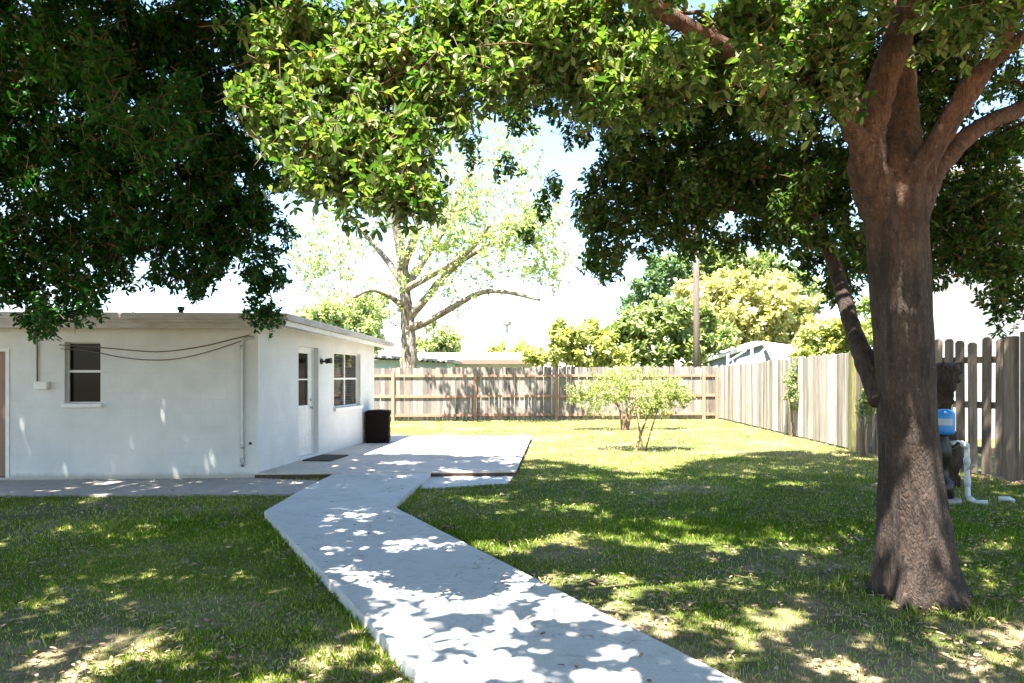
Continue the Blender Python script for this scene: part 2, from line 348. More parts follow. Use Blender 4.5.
PZ = .085                                    # path top
pa = lambda px, py, z=PZ: G(px, py, z)
def lerp(a, b, t): return tuple(a[i] + (b[i]-a[i])*t for i in range(len(a)))
L0, L1, L2, L3 = pa(406, 660), pa(264, 511), pa(306, 487), pa(334, 473.5)
R0, R1, R2 = pa(698, 660), pa(393, 506), pa(431, 472.5)
dl = (L0[0]-L1[0], L0[1]-L1[1]); dr = (R0[0]-R1[0], R0[1]-R1[1])
Lx = (L1[0]+dl[0]*1.75, L1[1]+dl[1]*1.75); Rx = (R1[0]+dr[0]*1.75, R1[1]+dr[1]*1.75)
def jag(poly, amp=.007, step=.09):
    out = []
    for i in range(len(poly)):
        a, b = np.array(poly[i]), np.array(poly[(i+1)%len(poly)]); k = max(1,int(np.linalg.norm(b-a)/step))
        d_ = (b-a)/max(1e-6,np.linalg.norm(b-a)); nn = np.array([-d_[1], d_[0]])
        for j in range(k):
            q = a+(b-a)*j/k; out.append(tuple(q + (nn*amp*noise.noise(Vector((q[0]*6, q[1]*6, 3.3))) if j else 0)))
    return out
path_poly = [Lx, L1, L2, L3, R2, R1, Rx]
mb = MB()
mb.prism(jag([L1, L2, L3, R2, R1]), -.05, PZ)
cuts = [0, .32, .68, 1.12, 1.75]
for i in range(4):
    e = .004 / 3.0
    a, c = cuts[i] + (e if i else e), cuts[i+1] - e
    A = lambda t: (L1[0]+dl[0]*t, L1[1]+dl[1]*t)
    B = lambda t: (R1[0]+dr[0]*t, R1[1]+dr[1]*t)
    mb.prism(jag([A(a), A(c), B(c), B(a)]), -.05, PZ)
path = structure(mb.build('path', M['path'], bevel=.008))
PTZ = .10
patio_poly = [(-3.86, 10.46), (.06, 10.72), (.49, 17.1), (-3.0, 17.1)]
mb = MB(); mb.prism(jag(patio_poly, .012), PTZ-.03, PTZ); structure(mb.build('patio', M['patio'], bevel=.006))
mb = MB(); mb.prism([(-3.85,10.475),(.04,10.735),(.47,17.08),(-2.97,17.08)], -.05, PTZ-.031); structure(mb.build('patio_base_terrain', M['soil']))
pad_poly = [G(420, 489, .015), G(508, 483.5, .015), (.02, 10.70), G(429, 474.5, .015)]
mb = MB(); mb.prism(pad_poly, -.02, .018); structure(mb.build('step_pad_pavement', M['path']))
walk_poly = [(-13, 8.75), G(309, 493.5, .03), G(326, 481, .03), (-3.86, 10.44), (-13, 9.83)]
mb = MB(); mb.prism(walk_poly, -.02, .03); structure(mb.build('house_pavement', M['walk']))

# ------------------------------------------------------------------ house
house = empty('white_house', (-7, 12.5, 0), "single storey white stucco house with low flat roof and glazed side door", "house")
def roofz(x, y): return -.135 * max(0, (y - 10.0)) / 6.2
class Wall:
    def __init__(s, p0, p1):
        s.p0 = Vector((*p0, 0)); d = Vector((*p1, 0)) - s.p0; s.L = d.length; s.u = d.normalized(); s.n = Vector((s.u.y, -s.u.x, 0))
    def pt(s, a, d, z): return s.p0 + s.u*a + s.n*d + Vector((0,0,z))
    def box(s, mb, a0, a1, d0, d1, z0, z1): mb.box(a0, a1, -d1, -d0, z0, z1, M=lambda p: s.pt(p[0], -p[1], p[2]))
    def at_px(s, px):
        k = (px-512)/F   # X = k*Y
        return (k*s.p0.y - s.p0.x)/(s.u.x - k*s.u.y)
    def z_px(s, a, py): return H + (HY-py)/F*(s.p0 + s.u*a).y
    def sheet(s, mb, z0, z1, holes, depth=.16, shear=False):
        A = sorted({0, s.L, *[h[0] for h in holes], *[h[1] for h in holes]}); Z = sorted({z0, z1, *[h[2] for h in holes], *[h[3] for h in holes]})
        def q(a, d, z):
            p = s.pt(a, d, z)
            if shear and z >= z1 - 1e-6: p.z += roofz(p.x, p.y)
            return p
        for i in range(len(A)-1):
            for j in range(len(Z)-1):
                ca, cz = (A[i]+A[i+1])/2, (Z[j]+Z[j+1])/2
                if any(h[0] < ca < h[1] and h[2] < cz < h[3] for h in holes): continue
                mb.add([q(A[i],0,Z[j]), q(A[i+1],0,Z[j]), q(A[i+1],0,Z[j+1]), q(A[i],0,Z[j+1])], [(0,1,2,3)])
        for h in holes:
            a0,a1,b0,b1 = h[:4]; dd = -depth
            for (e, f) in (((a0,b0),(a1,b0)), ((a1,b0),(a1,b1)), ((a1,b1),(a0,b1)), ((a0,b1),(a0,b0))):
                mb.add([q(e[0],0,e[1]), q(e[0],dd,e[1]), q(f[0],dd,f[1]), q(f[0],0,f[1])], [(0,1,2,3)])
W1 = Wall((-12, 9.92), (-3.81, 10.5)); W2 = Wall((-3.81, 10.5), (-3.13, 15.9))
TOP = 2.37
fa0, fa1 = W1.at_px(64.5), W1.at_px(100.5); fz0, fz1 = 1.15, 2.05
bd1 = W1.at_px(9.5); bd0 = bd1 - .9
mb = MB(); W1.sheet(mb, 0, TOP, [(fa0,fa1,fz0,fz1), (bd0,bd1,.06,1.95)], .15)
mb.build('front_wall', M['stucco'], house)
da0, da1 = W2.at_px(298.5), W2.at_px(318.5); dz0, dz1 = PTZ+.04, 2.06
wa0, wa1 = W2.at_px(334), W2.at_px(360.5); wz0, wz1 = .93, 2.02
mb = MB(); W2.sheet(mb, 0, TOP, [(da0,da1,dz0,dz1), (wa0,wa1,wz0,wz1)], .17, True)
mb.build('side_wall', M['stucco'], house)
mb = MB()
W3 = Wall((-3.13,15.9), (-12,15.9)); W3.sheet(mb, 0, TOP-.16, []); W4 = Wall((-12,15.9),(-12,9.92)); W4.sheet(mb, 0, TOP-.16, [])
mb.build('back_wall', M['stucco'], house)
# roof slab + fascia
rp = [(-12.6, 9.62), (-3.26, 10.14), (-2.74, 16.3), (-12.6, 16.3)]
mb = MB()
vs = [(x,y,TOP+.0+roofz(x,y)) for x,y in rp] + [(x,y,TOP+.075+roofz(x,y)) for x,y in rp]
mb.add(vs, [(3,2,1,0),(4,5,6,7)] + [(i,(i+1)%4,4+(i+1)%4,4+i) for i in range(4)])
roof = mb.build('roof', M['fascia'], house)
mb = MB()
vs = [(x*.9995,y+.01 if y<12 else y-.03,TOP+.076+roofz(x,y)) for x,y in rp]; vs2=[(x,y,z+.02) for x,y,z in vs]
mb.add(vs+vs2, [(3,2,1,0),(4,5,6,7)] + [(i,(i+1)%4,4+(i+1)%4,4+i) for i in range(4)])
mb.build('roof_covering', M['roof'], roof)
WF = Wall((-12.55, 9.66), (-3.34, 10.17)); mb = MB()
WF.box(mb, 0, WF.L, -.03, 0, TOP-.13, TOP-.003); WF.box(mb, 0, WF.L, .003, .022, TOP-.045, TOP-.004)
mb.build('fascia_board', M['fascia'], roof)
WR = Wall((-3.31, 10.18), (-2.80, 16.26)); mb = MB()
vs = []
for a in (0.0, WR.L):
    for d in (-.03, 0):
        for z in (TOP-.075, TOP-.003):
            p = WR.pt(a, d, z); p.z += roofz(p.x, p.y); vs.append(p)
mb.add(vs, [(0,1,3,2),(4,6,7,5),(0,4,5,1),(2,3,7,6),(0,2,6,4),(1,5,7,3)])
mb.build('fascia_board', M['trim'], roof)
# roof pipe and thin mast
mb = MB(); p = P(181, 316, 11); mb.lathe((p[0], p[1], TOP+.08), [(.038,0),(.038,.13),(.055,.135),(.055,.19)], 14); mb.build('vent_pipe', M['darkmetal'], roof, True)
mb = MB(); p = P(133, 316, 12); mb.tube([(p[0],p[1],TOP+.05),(p[0],p[1],3.35)], .012, 6); mb.build('mast', M['greymetal'], roof)
# brown door (front)
mb = MB(); W1.box(mb, bd0+.05, bd1-.05, -.12, -.075, .07, 1.91)
bdoor = mb.build('door', M['brown_door'], house); bdoor["label"] = "brown front door"
mb = MB(); 
for (a,c,z0,z1) in ((bd0,bd0+.05,.06,1.95),(bd1-.05,bd1,.06,1.95),(bd0+.05,bd1-.05,1.91,1.95)): W1.box(mb, a, c, -.13, .012, z0, z1)
mb.build('door_frame', M['trim'], bdoor)
mb = MB(); mb.tube([W1.pt(bd0+.12,-.075,.98), W1.pt(bd0+.12,-.02,.98)], [.02,.03], 10); mb.build('handle', M['darkmetal'], bdoor)
# front window
def sash_window(W, a0, a1, z0, z1, cols, name_mat, d=-.11, t=.03):
    fr = MB()
    for (a,c,b0,b1) in ((a0,a0+t,z0,z1),(a1-t,a1,z0,z1),(a0+t,a1-t,z0,z0+t),(a0+t,a1-t,z1-t,z1)): W.box(fr, a, c, d, d+.045, b0, b1)
    zm = (z0+z1)/2 + .02
    W.box(fr, a0+t, a1-t, d+.002, d+.047, zm-.018, zm+.018)
    for i in range(1, cols):
        am = a0 + (a1-a0)*i/cols
        W.box(fr, am-.022, am+.022, d+.001, d+.050, z0+t, zm-.018); W.box(fr, am-.022, am+.022, d+.001, d+.050, zm+.018, z1-t)
    win = fr.build('window', M['trim'], house)
    g = MB(); W.box(g, a0+t*.5, a1-t*.5, d+.012, d+.018, z0+t*.5, z1-t*.5); g.build('pane', name_mat, win)
    sill = MB(); W.box(sill, a0-.03, a1+.03, -.13, .055, z0-.065, z0-.002); sill.build('sill', M['trim'], win, bevel=.006)
    return win
win = sash_window(W1, fa0, fa1, fz0, fz1, 1, M['glass'], -.138, .016)
win = sash_window(W2, wa0, wa1, wz0, wz1, 2, M['glass_side'], -.12, .03)
mb = MB()                                      # lowered blind slats show in the upper part of the panes
for k in range(20):
    z = wz0+.06+k*.049
    if abs(z-(wz0+wz1)/2-.02) < .03: continue
    for c in range(2):
        am = wa0 + (wa1-wa0)*(c/2); W2.box(mb, am+.04, am+(wa1-wa0)/2-.03, -.101, -.0995, z, z+.012)
mb.build('blind', M['blind'], win)
# side door: white with a tall glass light, panels below
mb = MB(); dA0, dA1 = da0+.05, da1-.05; dD = -.15
gl0, gl1, gz0, gz1 = dA0+.13, dA1-.16, 1.03, 1.95
W2.box(mb, dA0, gl0, dD, dD+.045, dz0+.01, dz1-.05); W2.box(mb, gl1, dA1, dD, dD+.045, dz0+.01, dz1-.05)
W2.box(mb, gl0, gl1, dD, dD+.045, dz0+.01, gz0); W2.box(mb, gl0, gl1, dD, dD+.045, gz1, dz1-.05)
for k in range(3): W2.box(mb, gl0+.02, gl1-.02, dD+.046, dD+.058, dz0+.14+k*.25, dz0+.14+k*.25+.18)
sd = mb.build('door', M['trim'], house, bevel=.003); sd["label"] = "white side door with tall glass"
mb = MB(); W2.box(mb, gl0, gl1, dD+.01, dD+.02, gz0, gz1); mb.build('pane', M['glass'], sd)
mb = MB(); W2.box(mb, gl0, gl1, dD+.022, dD+.05, (gz0+gz1)/2-.012, (gz0+gz1)/2+.012); mb.build('glazing_bar', M['trim'], sd)
mb = MB(); mb.tube([W2.pt(dA1-.07, dD+.045, .98), W2.pt(dA1-.07, dD+.08, .98), W2.pt(dA1-.07, dD+.09, .98), W2.pt(dA1-.07, dD+.11, .98)], [.012,.014,.03,.026], 10); mb.build('handle', M['greymetal'], sd)
mb = MB(); mb.tube([W2.pt(dA1-.07, dD+.045, 1.12), W2.pt(dA1-.07, dD+.065, 1.12)], .024, 10); mb.build('deadbolt', M['greymetal'], sd)
mb = MB()
for (a,c,z0,z1) in ((da0,dA0,dz0,dz1),(dA1,da1,dz0,dz1),(dA0,dA1,dz1-.05,dz1)): W2.box(mb, a, c, -.168, -.09, z0, z1)
W2.box(mb, da0-.002, da1+.002, -.168, .02, PTZ-.02, dz0+.005)
mb.build('door_frame', M['trim'], sd)
# wall lamp
a = W2.at_px(321); z = 1.82; mb = MB()
mb.tube([W2.pt(a,0,z), W2.pt(a,.025,z)], .055, 14); mb.tube([W2.pt(a,.02,z), W2.pt(a,.09,z)], .016, 8)
lamp = mb.build('wall_lamp', M['darkmetal'], house)
mb = MB(); mb.tube([W2.pt(a,.07,z), W2.pt(a,.10,z), W2.pt(a,.15,z+.01), W2.pt(a,.20,z+.012), W2.pt(a,.205,z+.012)], [.02,.05,.045,.055,.03], 14); mb.build('lamp_shade', M['darkmetal'], lamp)
# junction box, conduits, cables on the front wall
a = W1.at_px(43); zb = W1.z_px(a, 386); mb = MB(); W1.box(mb, a-.09, a+.09, .003, .075, zb-.05, zb+.06); W1.box(mb, a-.1, a+.1, .075, .082, zb+.052, zb+.068); jb = mb.build('junction_box', M['trim'], house, bevel=.004)
mb = MB(); ac = a-.07; mb.tube([W1.pt(ac,.02,zb+.06), W1.pt(ac,.02,2.1), W1.pt(ac,.02,TOP-.02)], .011, 8); mb.build('conduit', M['cable'], jb)
ap = W1.at_px(243); mb = MB()
mb.tube([W1.pt(ap+.16,.02,2.13), W1.pt(ap+.03,.03,2.11), W1.pt(ap,.035,2.05), W1.pt(ap,.035,.34), W1.pt(ap+.01,.05,.26), W1.pt(ap,.03,.2)], .023, 10)
for z in (1.98,.5,.3): mb.lathe(W1.pt(ap,.035,z-.03), [(.031,0),(.031,.06)], 10)
mb.build('drain_pipe', M['greymetal'], house, True)
def on_w1(pts, d=.02): return [W1.pt(W1.at_px(x), d, W1.z_px(W1.at_px(x), y)) for x, y in pts]
def smooth_pts(pts, n=8):
    pts = [Vector(p) for p in pts]; out = []
    for i in range(len(pts)-1):
        p0,p1,p2,p3 = pts[max(i-1,0)],pts[i],pts[i+1],pts[min(i+2,len(pts)-1)]
        for k in range(n):
            t=k/n; out.append(.5*((2*p1)+(p2-p0)*t+(2*p0-5*p1+4*p2-p3)*t*t+(3*p1-p0-3*p2+p3)*t**3))
    out.append(pts[-1]); return out
mb = MB(); mb.tube(smooth_pts(on_w1([(60,345),(100,347.5),(140,351),(165,351.5),(200,347),(230,340),(250,335)])), .008, 6); mb.build('cable', M['cable'], house)
mb = MB(); mb.tube(smooth_pts(on_w1([(62,349),(90,351),(120,357),(150,360),(180,358.5),(215,350),(250,338)], .03)), .007, 6); mb.build('cable', M['cable'], house)
mb = MB(); W1.box(mb, W1.L-.13, W1.L-.09, .002, .012, .52, .56); mb.build('outlet_plate', M['darkmetal'], house)

# doormat, bin
mb = MB(); p = W2.pt(0,0,0)
W2.box(mb, da0+.02, da1+.02, .06, .56, PTZ+.002, PTZ+.022); tag(mb.build('doormat', M['mat'], bevel=.006), "dark rectangular doormat lying on the patio at the side door", "doormat")
bn = empty('waste_bin', (-2.93, 15.35, PTZ), "tall black plastic waste bin at the far corner of the white house", "bin")
Mb = lambda p: Vector((-2.93, 15.35, PTZ)) + Vector((p[0]*math.cos(.12)-p[1]*math.sin(.12), p[0]*math.sin(.12)+p[1]*math.cos(.12), p[2]))
mb = MB()
vs = [Mb((x*s,y*s,z)) for z, s in ((0,1),(.62,1)) for x,y in ((-.25,-.25),(.25,-.25),(.25,.25),(-.25,.25))]
mb.add(vs, [(3,2,1,0),(4,5,6,7)]+[(i,(i+1)%4,4+(i+1)%4,4+i) for i in range(4)]); mb.build('bin_body', M['black'], bn, bevel=.03)
mb = MB(); 
prof = [(-.27,.6),(-.27,.67),(-.24,.695),(0,.71),(.24,.695),(.27,.67),(.27,.6)]
vs = [Mb((x,y,z)) for y in (-.27,.27) for x,z in prof]; k=len(prof)
mb.add(vs, [tuple(range(k)), tuple(range(k,2*k))[::-1]]+[(i,i+k,(i+1)%k+k,(i+1)%k) for i in range(k)]); mb.build('lid', M['black'], bn, bevel=.012)

# ------------------------------------------------------------------ fences
def picket(mb, p, u, n, wd, h, t=.018, ear=.025, lean=0.0, z0=.04, var=None):
    """dog-eared board standing at p, u along the fence, n facing the yard"""
    pr = [(-wd/2,z0),(wd/2,z0),(wd/2,h-ear),(wd/2-ear,h),(-wd/2+ear,h),(-wd/2,h-ear)]
    vs = [p + u*(x+lean*z) + n*d + Vector((0,0,z)) for d in (0, t) for x, z in pr]
    k=6; mb.cur = random.random() if var is None else var
    mb.add(vs, [tuple(range(k)), tuple(range(k,2*k))[::-1]]+[(i,i+k,(i+1)%k+k,(i+1)%k) for i in range(k)])
def seg(p0, p1):
    a = Vector((*p0,0)); d = Vector((*p1,0))-a; return a, d.normalized(), d.length
def post_box(mb, p, u, n, wu, wn, h, d0): 
    mb.cur = random.random()
    mb.box(-wu/2, wu/2, d0, d0+wn, -.05, h, M=lambda q: p+u*q[0]+n*q[1]+Vector((0,0,q[2])))
# back fence
A0, A1 = (-8.5, 23.7), (7.45, 25.25); a, u, L = seg(A0, A1); n = Vector((u.y,-u.x,0))
fence = empty('board_fence', (0, 24.5, 0), "weathered board fence with reddish rails across the back of the yard", "fence")
mb = MB(); s = 0
while s < L:
    wd = random.choice([.09,.14,.14,.14]); h = 1.80+.1*s/L + random.uniform(-.035,.03)
    picket(mb, a+u*(s+wd/2), u, n, wd, h, lean=random.uniform(-.008,.008)); s += wd + random.uniform(.002,.012)
mb.build('picket_panel', M['wood'], fence)
def s_at_px(a, u, px):
    k=(px-512)/F; return (k*a.y-a.x)/(u.x-k*u.y)
posts = [.15] + [s_at_px(a,u,px) for px in (318, 393, 475, 556, 637, 703, 716)]
for i in range(len(posts)-1):
    for z in (.14,.80,1.52):
        mb = MB(); mb.cur = random.random(); dz = random.uniform(-.015,.015)
        mb.box(posts[i]+.052, posts[i+1]-.052, .02, .058, z+dz, z+dz+.09, M=lambda q: a+u*q[0]+n*q[1]+Vector((0,0,q[2]))); mb.build('rail', M['rail'], fence)
for sx in posts:
    mb = MB(); post_box(mb, a+u*sx, u, n, .1, .09, 1.72, .02); mb.build('post', M['rail'], fence)
# right fence, close-boarded part
fence2 = empty('board_fence', (7.3, 20, 0), "pale close boarded fence with sunlit stripes coloured in along the right side of the yard", "fence")
C0, C1 = (7.56, 25.3), (7.08, 14.55); a, u, L = seg(C0, C1); n = Vector((-1,0,0)); n=(n-u*n.dot(u)).normalized()
mb = MB(); s = 0
while s < L:
    wd = random.choice([.12,.14,.14,.15]); h = 1.92+.14*s/L + random.uniform(-.03,.025)
    gap = random.uniform(.004,.024) if not (5.6 < s < 7.6) else random.uniform(.02,.06)
    picket(mb, a+u*(s+wd/2)+n*(random.uniform(0,.012)), u, n, wd, h, lean=random.uniform(-.012,.012), var=(random.uniform(.85,1) if (s%1.9) < .42 else random.uniform(0,.6))); s += wd + gap  # paler board groups stand for sunlit stripes, put in as colour
mb.build('picket_panel', M['woodpale'], fence2)
for z in (.2,.95,1.6):
    mb = MB(); mb.box(.02, L-.02, -.05, -.004, z, z+.09, M=lambda q: a+u*q[0]+n*q[1]+Vector((0,0,q[2]))); mb.build('rail', M['woodpale'], fence2)
for sx in (.1, 2.5, 4.9, 7.3, 9.7):
    mb = MB(); post_box(mb, a+u*sx, u, n, .1, .09, 1.8, -.142); mb.build('post', M['woodpale'], fence2)
# bigger posts/boards, gapped part
fence3 = empty('gapped_fence', (7.2, 11.5, 0), "grey gapped picket fence with rails showing behind the big oak", "fence")
mb = MB(); post_box(mb, Vector((*C1,0))+Vector((-.02,-.12,0)), u, n, .15, .12, 2.05, -.03); mp = mb.build('post', M['mossy'], fence3); mp["label"] = "mossy olive green post"
for (p0, p1, gap0, hh) in (((7.07,14.3),(6.95,11.6),.035,2.05), ((6.95,11.55),(7.42,10.55),.06,2.12), ((7.62,10.1),(8.9,8.6),.05,2.15)):
    a, u, L = seg(p0, p1); n = Vector((u.y,-u.x,0)); 
    if n.x > 0: n = -n
    mb = MB(); s = .02
    while s < L-.08:
        wd = .135; picket(mb, a+u*(s+wd/2)+n*.02, u, n, wd, hh+random.uniform(-.05,.04), t=.02, ear=.035, lean=random.uniform(-.015,.015)); s += wd + gap0*random.uniform(.8,1.2)
    mb.build('picket_panel', M['woodgrey'], fence3)
    for z in (.35,1.05,1.75):
        mb = MB(); mb.cur=.2; mb.box(-.1, L+.1, -.045, .018, z, z+.1, M=lambda q: a+u*q[0]+n*q[1]+Vector((0,0,q[2]))); mb.build('rail', M['woodgrey'], fence3)
a, u, L = seg((7.44,10.5),(7.62,10.12)); n = Vector((u.y,-u.x,0)); n = n if n.x < 0 else -n
for sx, wu, h in ((.08,.17,2.14),(.29,.15,2.2)):
    mb = MB(); post_box(mb, a+u*sx, u, n, wu, .1, h, .0); mb.build('post', M['woodgrey'], fence3, bevel=.012)

# ------------------------------------------------------------------ foliage machinery
def unit(v): return v/np.maximum(np.linalg.norm(v, axis=-1, keepdims=True), 1e-9)
def leaves(base, d, ll, lw, up_j=.5, fold=.25, droop=.12, r=rng):
    """6 vertices, 2 quads per leaf"""
    n = len(base); upv = np.array([0,0,1.0]) + r.normal(0, up_j, (n,3))
    side = unit(np.cross(d, upv)); nor = unit(np.cross(side, d))
    ll = ll[:,None]; lw = lw[:,None]; dn = np.zeros((n,3)); dn[:,2] = 1
    c1 = base + d*ll*.36 ; c2 = base + d*ll*.77 - dn*ll*droop*.45; tip = base + d*ll - dn*ll*droop
    V = np.stack([base, c1+side*lw*.46+nor*lw*fold, c2+side*lw*.48+nor*lw*fold*.8, tip, c2-side*lw*.48+nor*lw*fold*.8, c1-side*lw*.46+nor*lw*fold], 1)
    off = (np.arange(n)*6)[:,None]
    Fq = np.stack([off+np.array([0,3,2,1]), off+np.array([0,5,4,3])], 1).reshape(-1,4)
    return V.reshape(-1,3), Fq
def twig_leaves(cen, dirs, per, ll, lw, tl, jit=.25, var0=0.5, vs=.22, r=rng, up_j=.6, droop=.05):
    """cen: twig tips; leaves are set along each twig and crowd at its tip"""
    n = len(cen); t = r.random((n,per))**.6
    pos = cen[:,None,:] - dirs[:,None,:]*((1-t)*tl)[...,None]
    rad = r.normal(0,1,(n,per,3)); rad -= (rad*dirs[:,None,:]).sum(-1,keepdims=True)*dirs[:,None,:]; rad = unit(rad)
    ld = unit(dirs[:,None,:]*(.25+.6*t)[...,None] + rad*1.0 + np.array([0,0,.02]))
    N_ = n*per; pos = pos.reshape(-1,3); ld = ld.reshape(-1,3)
    L_ = ll*r.uniform(.65,1.25,N_); W_ = lw*r.uniform(.75,1.2,N_)
    V, Fq = leaves(pos, ld, L_, W_, up_j=up_j, droop=droop, r=r)
    tv = np.repeat(r.normal(0,.13,n), per); v = np.clip(var0 + tv + r.normal(0,vs,N_), 0, .93)
    v[r.random(N_) < .012] = 1.0
    return V, Fq, np.repeat(v, 2)
def stems(cen, dirs, tl, rad, r=rng):
    """thin three sided twigs"""
    n = len(cen); a = unit(np.cross(dirs, r.normal(0,1,(n,3)))); b = np.cross(dirs, a)
    root = cen - dirs*tl; vs = []
    for base, rr in ((root, rad), (cen, rad*.4)):
        for k in range(3):
            an = 2*math.pi*k/3; vs.append(base + (a*math.cos(an)+b*math.sin(an))*rr)
    V = np.stack(vs,1).reshape(-1,3); off=(np.arange(n)*6)[:,None]
    Fq = np.stack([off+np.array([k,(k+1)%3,3+(k+1)%3,3+k]) for k in range(3)],1).reshape(-1,4)
    return V, Fq
class Crown:
    def __init__(s): s.L = []; s.tw = []; s.cl = []
    def clumps(s, cens, rads, ntw, per, ll, lw, tl=.28, var0=.5, droop=-.15, keep=None, r=rng, up_j=.5):
        """cens (k,3) clump centres with rads (k,) or (k,3); ntw twigs in each"""
        k = len(cens); rads = np.asarray(rads, float); rads = rads[:,None] if rads.ndim == 1 else rads
        off = unit(r.normal(0,1,(k,ntw,3))) * (r.random((k,ntw,1))**.45)
        pos = (cens[:,None,:] + off*rads[:,None,:]).reshape(-1,3)
        d = unit(off.reshape(-1,3)*.9 + r.normal(0,.45,(k*ntw,3)) + np.array([0,0,droop]))
        if keep is not None:
            m = keep(pos); pos, d = pos[m], d[m]
        if len(pos) == 0: return
        V, Fq, va = twig_leaves(pos, d, per, ll, lw, tl, var0=var0, r=r, up_j=up_j)
        if keep is not None:
            V6 = V.reshape(-1,6,3); m = keep(V6[:,0], True); V = V6[m].reshape(-1,3); va = va.reshape(-1,2)[m].ravel()
            off = (np.arange(len(V)//6)*6)[:,None]; Fq = np.stack([off+np.array([0,3,2,1]), off+np.array([0,5,4,3])],1).reshape(-1,4)
        s.L.append((V, Fq, va)); s.tw.append((pos, d, tl))
        s.cl.extend(list(cens))
    def build(s, name, lm, parent, tm=None, tr=.004):
        V=[]; Fc=[]; va=[]; b=0
        for v,f,a in s.L: V.append(v); Fc.append(f+b); va.append(a); b+=len(v)
        o = np_mesh(name, np.concatenate(V), np.concatenate(Fc), np.concatenate(va), lm, parent)
        if tm is not None:
            V=[]; Fc=[]; b=0
            for p,d,tl in s.tw:
                v,f = stems(p,d,tl,tr); V.append(v); Fc.append(f+b); b+=len(v)
            Fc=np.concatenate(Fc); np_mesh('twigs', np.concatenate(V), Fc, np.full(len(Fc),.5), tm, parent)
        return o
def blob_clumps(px, py, Y, rx, ry, dep, nc, r=rng):
    """clump centres spread through an ellipsoid set at distance Y"""
    c = P(px, py, Y); q = unit(r.normal(0,1,(nc,3)))*(r.random((nc,1))**.4)
    return c + q*np.array([rx/F*Y, dep, ry/F*Y])
def branch_to(mb, nodes, target, r_tip=.008, r_max=.05, wig=.12):
    t = np.asarray(target); P0 = np.array([x[0] for x in nodes]); dd = np.linalg.norm(P0-t,axis=1)
    dd = dd + np.where(P0[:,2] > t[2]+.6, .7, 0)
    i = int(np.argmin(dd)); p0, r0 = nodes[i]; p0=np.asarray(p0); ln = np.linalg.norm(t-p0)
    if ln < .12: return
    m1 = p0+(t-p0)*.35+rng.normal(0,wig*ln*.4,3)+np.array([0,0,.12*ln]); m2 = p0+(t-p0)*.7+rng.normal(0,wig*ln*.4,3)+np.array([0,0,.1*ln])
    pts = smooth_pts([p0,m1,m2,t], 4); rs = min(r0*.75, r_max, .012+.012*ln); k=len(pts)
    rad = [rs+(r_tip-rs)*j/(k-1) for j in range(k)]
    mb.tube(pts, rad, 6)
    for j in range(3, k): nodes.append((np.array(pts[j]), rad[j]))
def grid_noise(p, sc, seed):
    """value noise on numpy arrays"""
    q = p*sc+seed*13.7; i = np.floor(q).astype(int); f = q-i; f = f*f*(3-2*f)
    def h(a,b): 
        v = np.sin(a*127.1+b*311.7+seed*74.7)*43758.5453; return v-np.floor(v)
    a,b = i[:,0],i[:,1]; return (h(a,b)*(1-f[:,0])+h(a+1,b)*f[:,0])*(1-f[:,1])+(h(a,b+1)*(1-f[:,0])+h(a+1,b+1)*f[:,0])*f[:,1]
def landing(p): return np.stack([p[:,0]-SUN.x/SUN.z*p[:,2], p[:,1]-SUN.y/SUN.z*p[:,2]],1)
def fbm(xy, sc, seed=0):
    return np.array([noise.fractal(Vector((x*sc+seed, y*sc-seed*1.7, seed*.37)), .9, 2.0, 3) for x, y in xy])

# ------------------------------------------------------------------ the big oak on the right
TB = np.array([2.83, 4.9, 0.0])
oak = empty('oak_tree', tuple(TB), "large oak with thick brown trunk standing on the right of the lawn", "tree")
ctrl = [(640,920,60),(612,920,58),(597,920,48),(580,919,43),(555,917,39.5),(520,915.5,35),(470,912,30),(420,907.5,28),(360,904,28),(300,900,29),(250,896,30),(215,894,31),(190,894,29),(165,897,23),(140,899,12)]
NT, SD = 110, 72
ctrlY = np.array([c[0] for c in ctrl], float)[::-1]; cx = np.array([c[1] for c in ctrl], float)[::-1]; cr = np.array([c[2] for c in ctrl], float)[::-1]
vs = []; 
for i in range(NT):
    py = 636 + (140-636)*i/(NT-1); Yt = 4.9
    c = P(np.interp(py,ctrlY,cx), py, Yt); rr = np.interp(py,ctrlY,cr)/F*Yt*.92
    fl = max(0, min(1,(py-520)/90))
    for k in range(SD):
        an = 2*math.pi*k/SD
        lob = 1 + fl*fl*(.17*math.sin(an*5+.6)+.10*math.sin(an*3+2)+.10*math.sin(an*8+1)) + .045*math.sin(an*3+c[2]*1.1) + .03*math.sin(an*7+c[2]*2)
        q = Vector((math.cos(an)*2.2, math.sin(an)*2.2, c[2]*2.2)); q2 = q*4.5; q2.z *= .5
        lob += .045*noise.noise(q) + .032*noise.noise(q2) + .018*noise.noise(Vector((q.x*12,q.y*12,q.z*4)))
        vs.append((c[0]+math.cos(an)*rr*lob, c[1]+math.sin(an)*rr*lob, c[2]))
fs = [(i*SD+k, i*SD+(k+1)%SD, (i+1)*SD+(k+1)%SD, (i+1)*SD+k) for i in range(NT-1) for k in range(SD)] + [tuple(range((NT-1)*SD, NT*SD))]
mb = MB(); mb.add(vs, fs); mb.build('trunk', M['bark'], oak, True)
nodes = []
def limb(name, pts, m, parent, nodes, sides=18, jit=.22):
    """pts: (px,py,Y,halfwidth px)"""
    q = [Vector((*P(x,y,Y), )) for x,y,Y,r in pts]; rad = [r/F*Y for x,y,Y,r in pts]
    sp = smooth_pts(q, 7); k = len(sp); rr = np.interp(np.linspace(0,len(pts)-1,k), range(len(pts)), rad)
    mb = MB(); mb.tube(sp, list(rr), sides, jit=jit); mb.build(name, m, parent, True)
    for j in range(3,k): nodes.append((np.array(sp[j]), float(rr[j])))
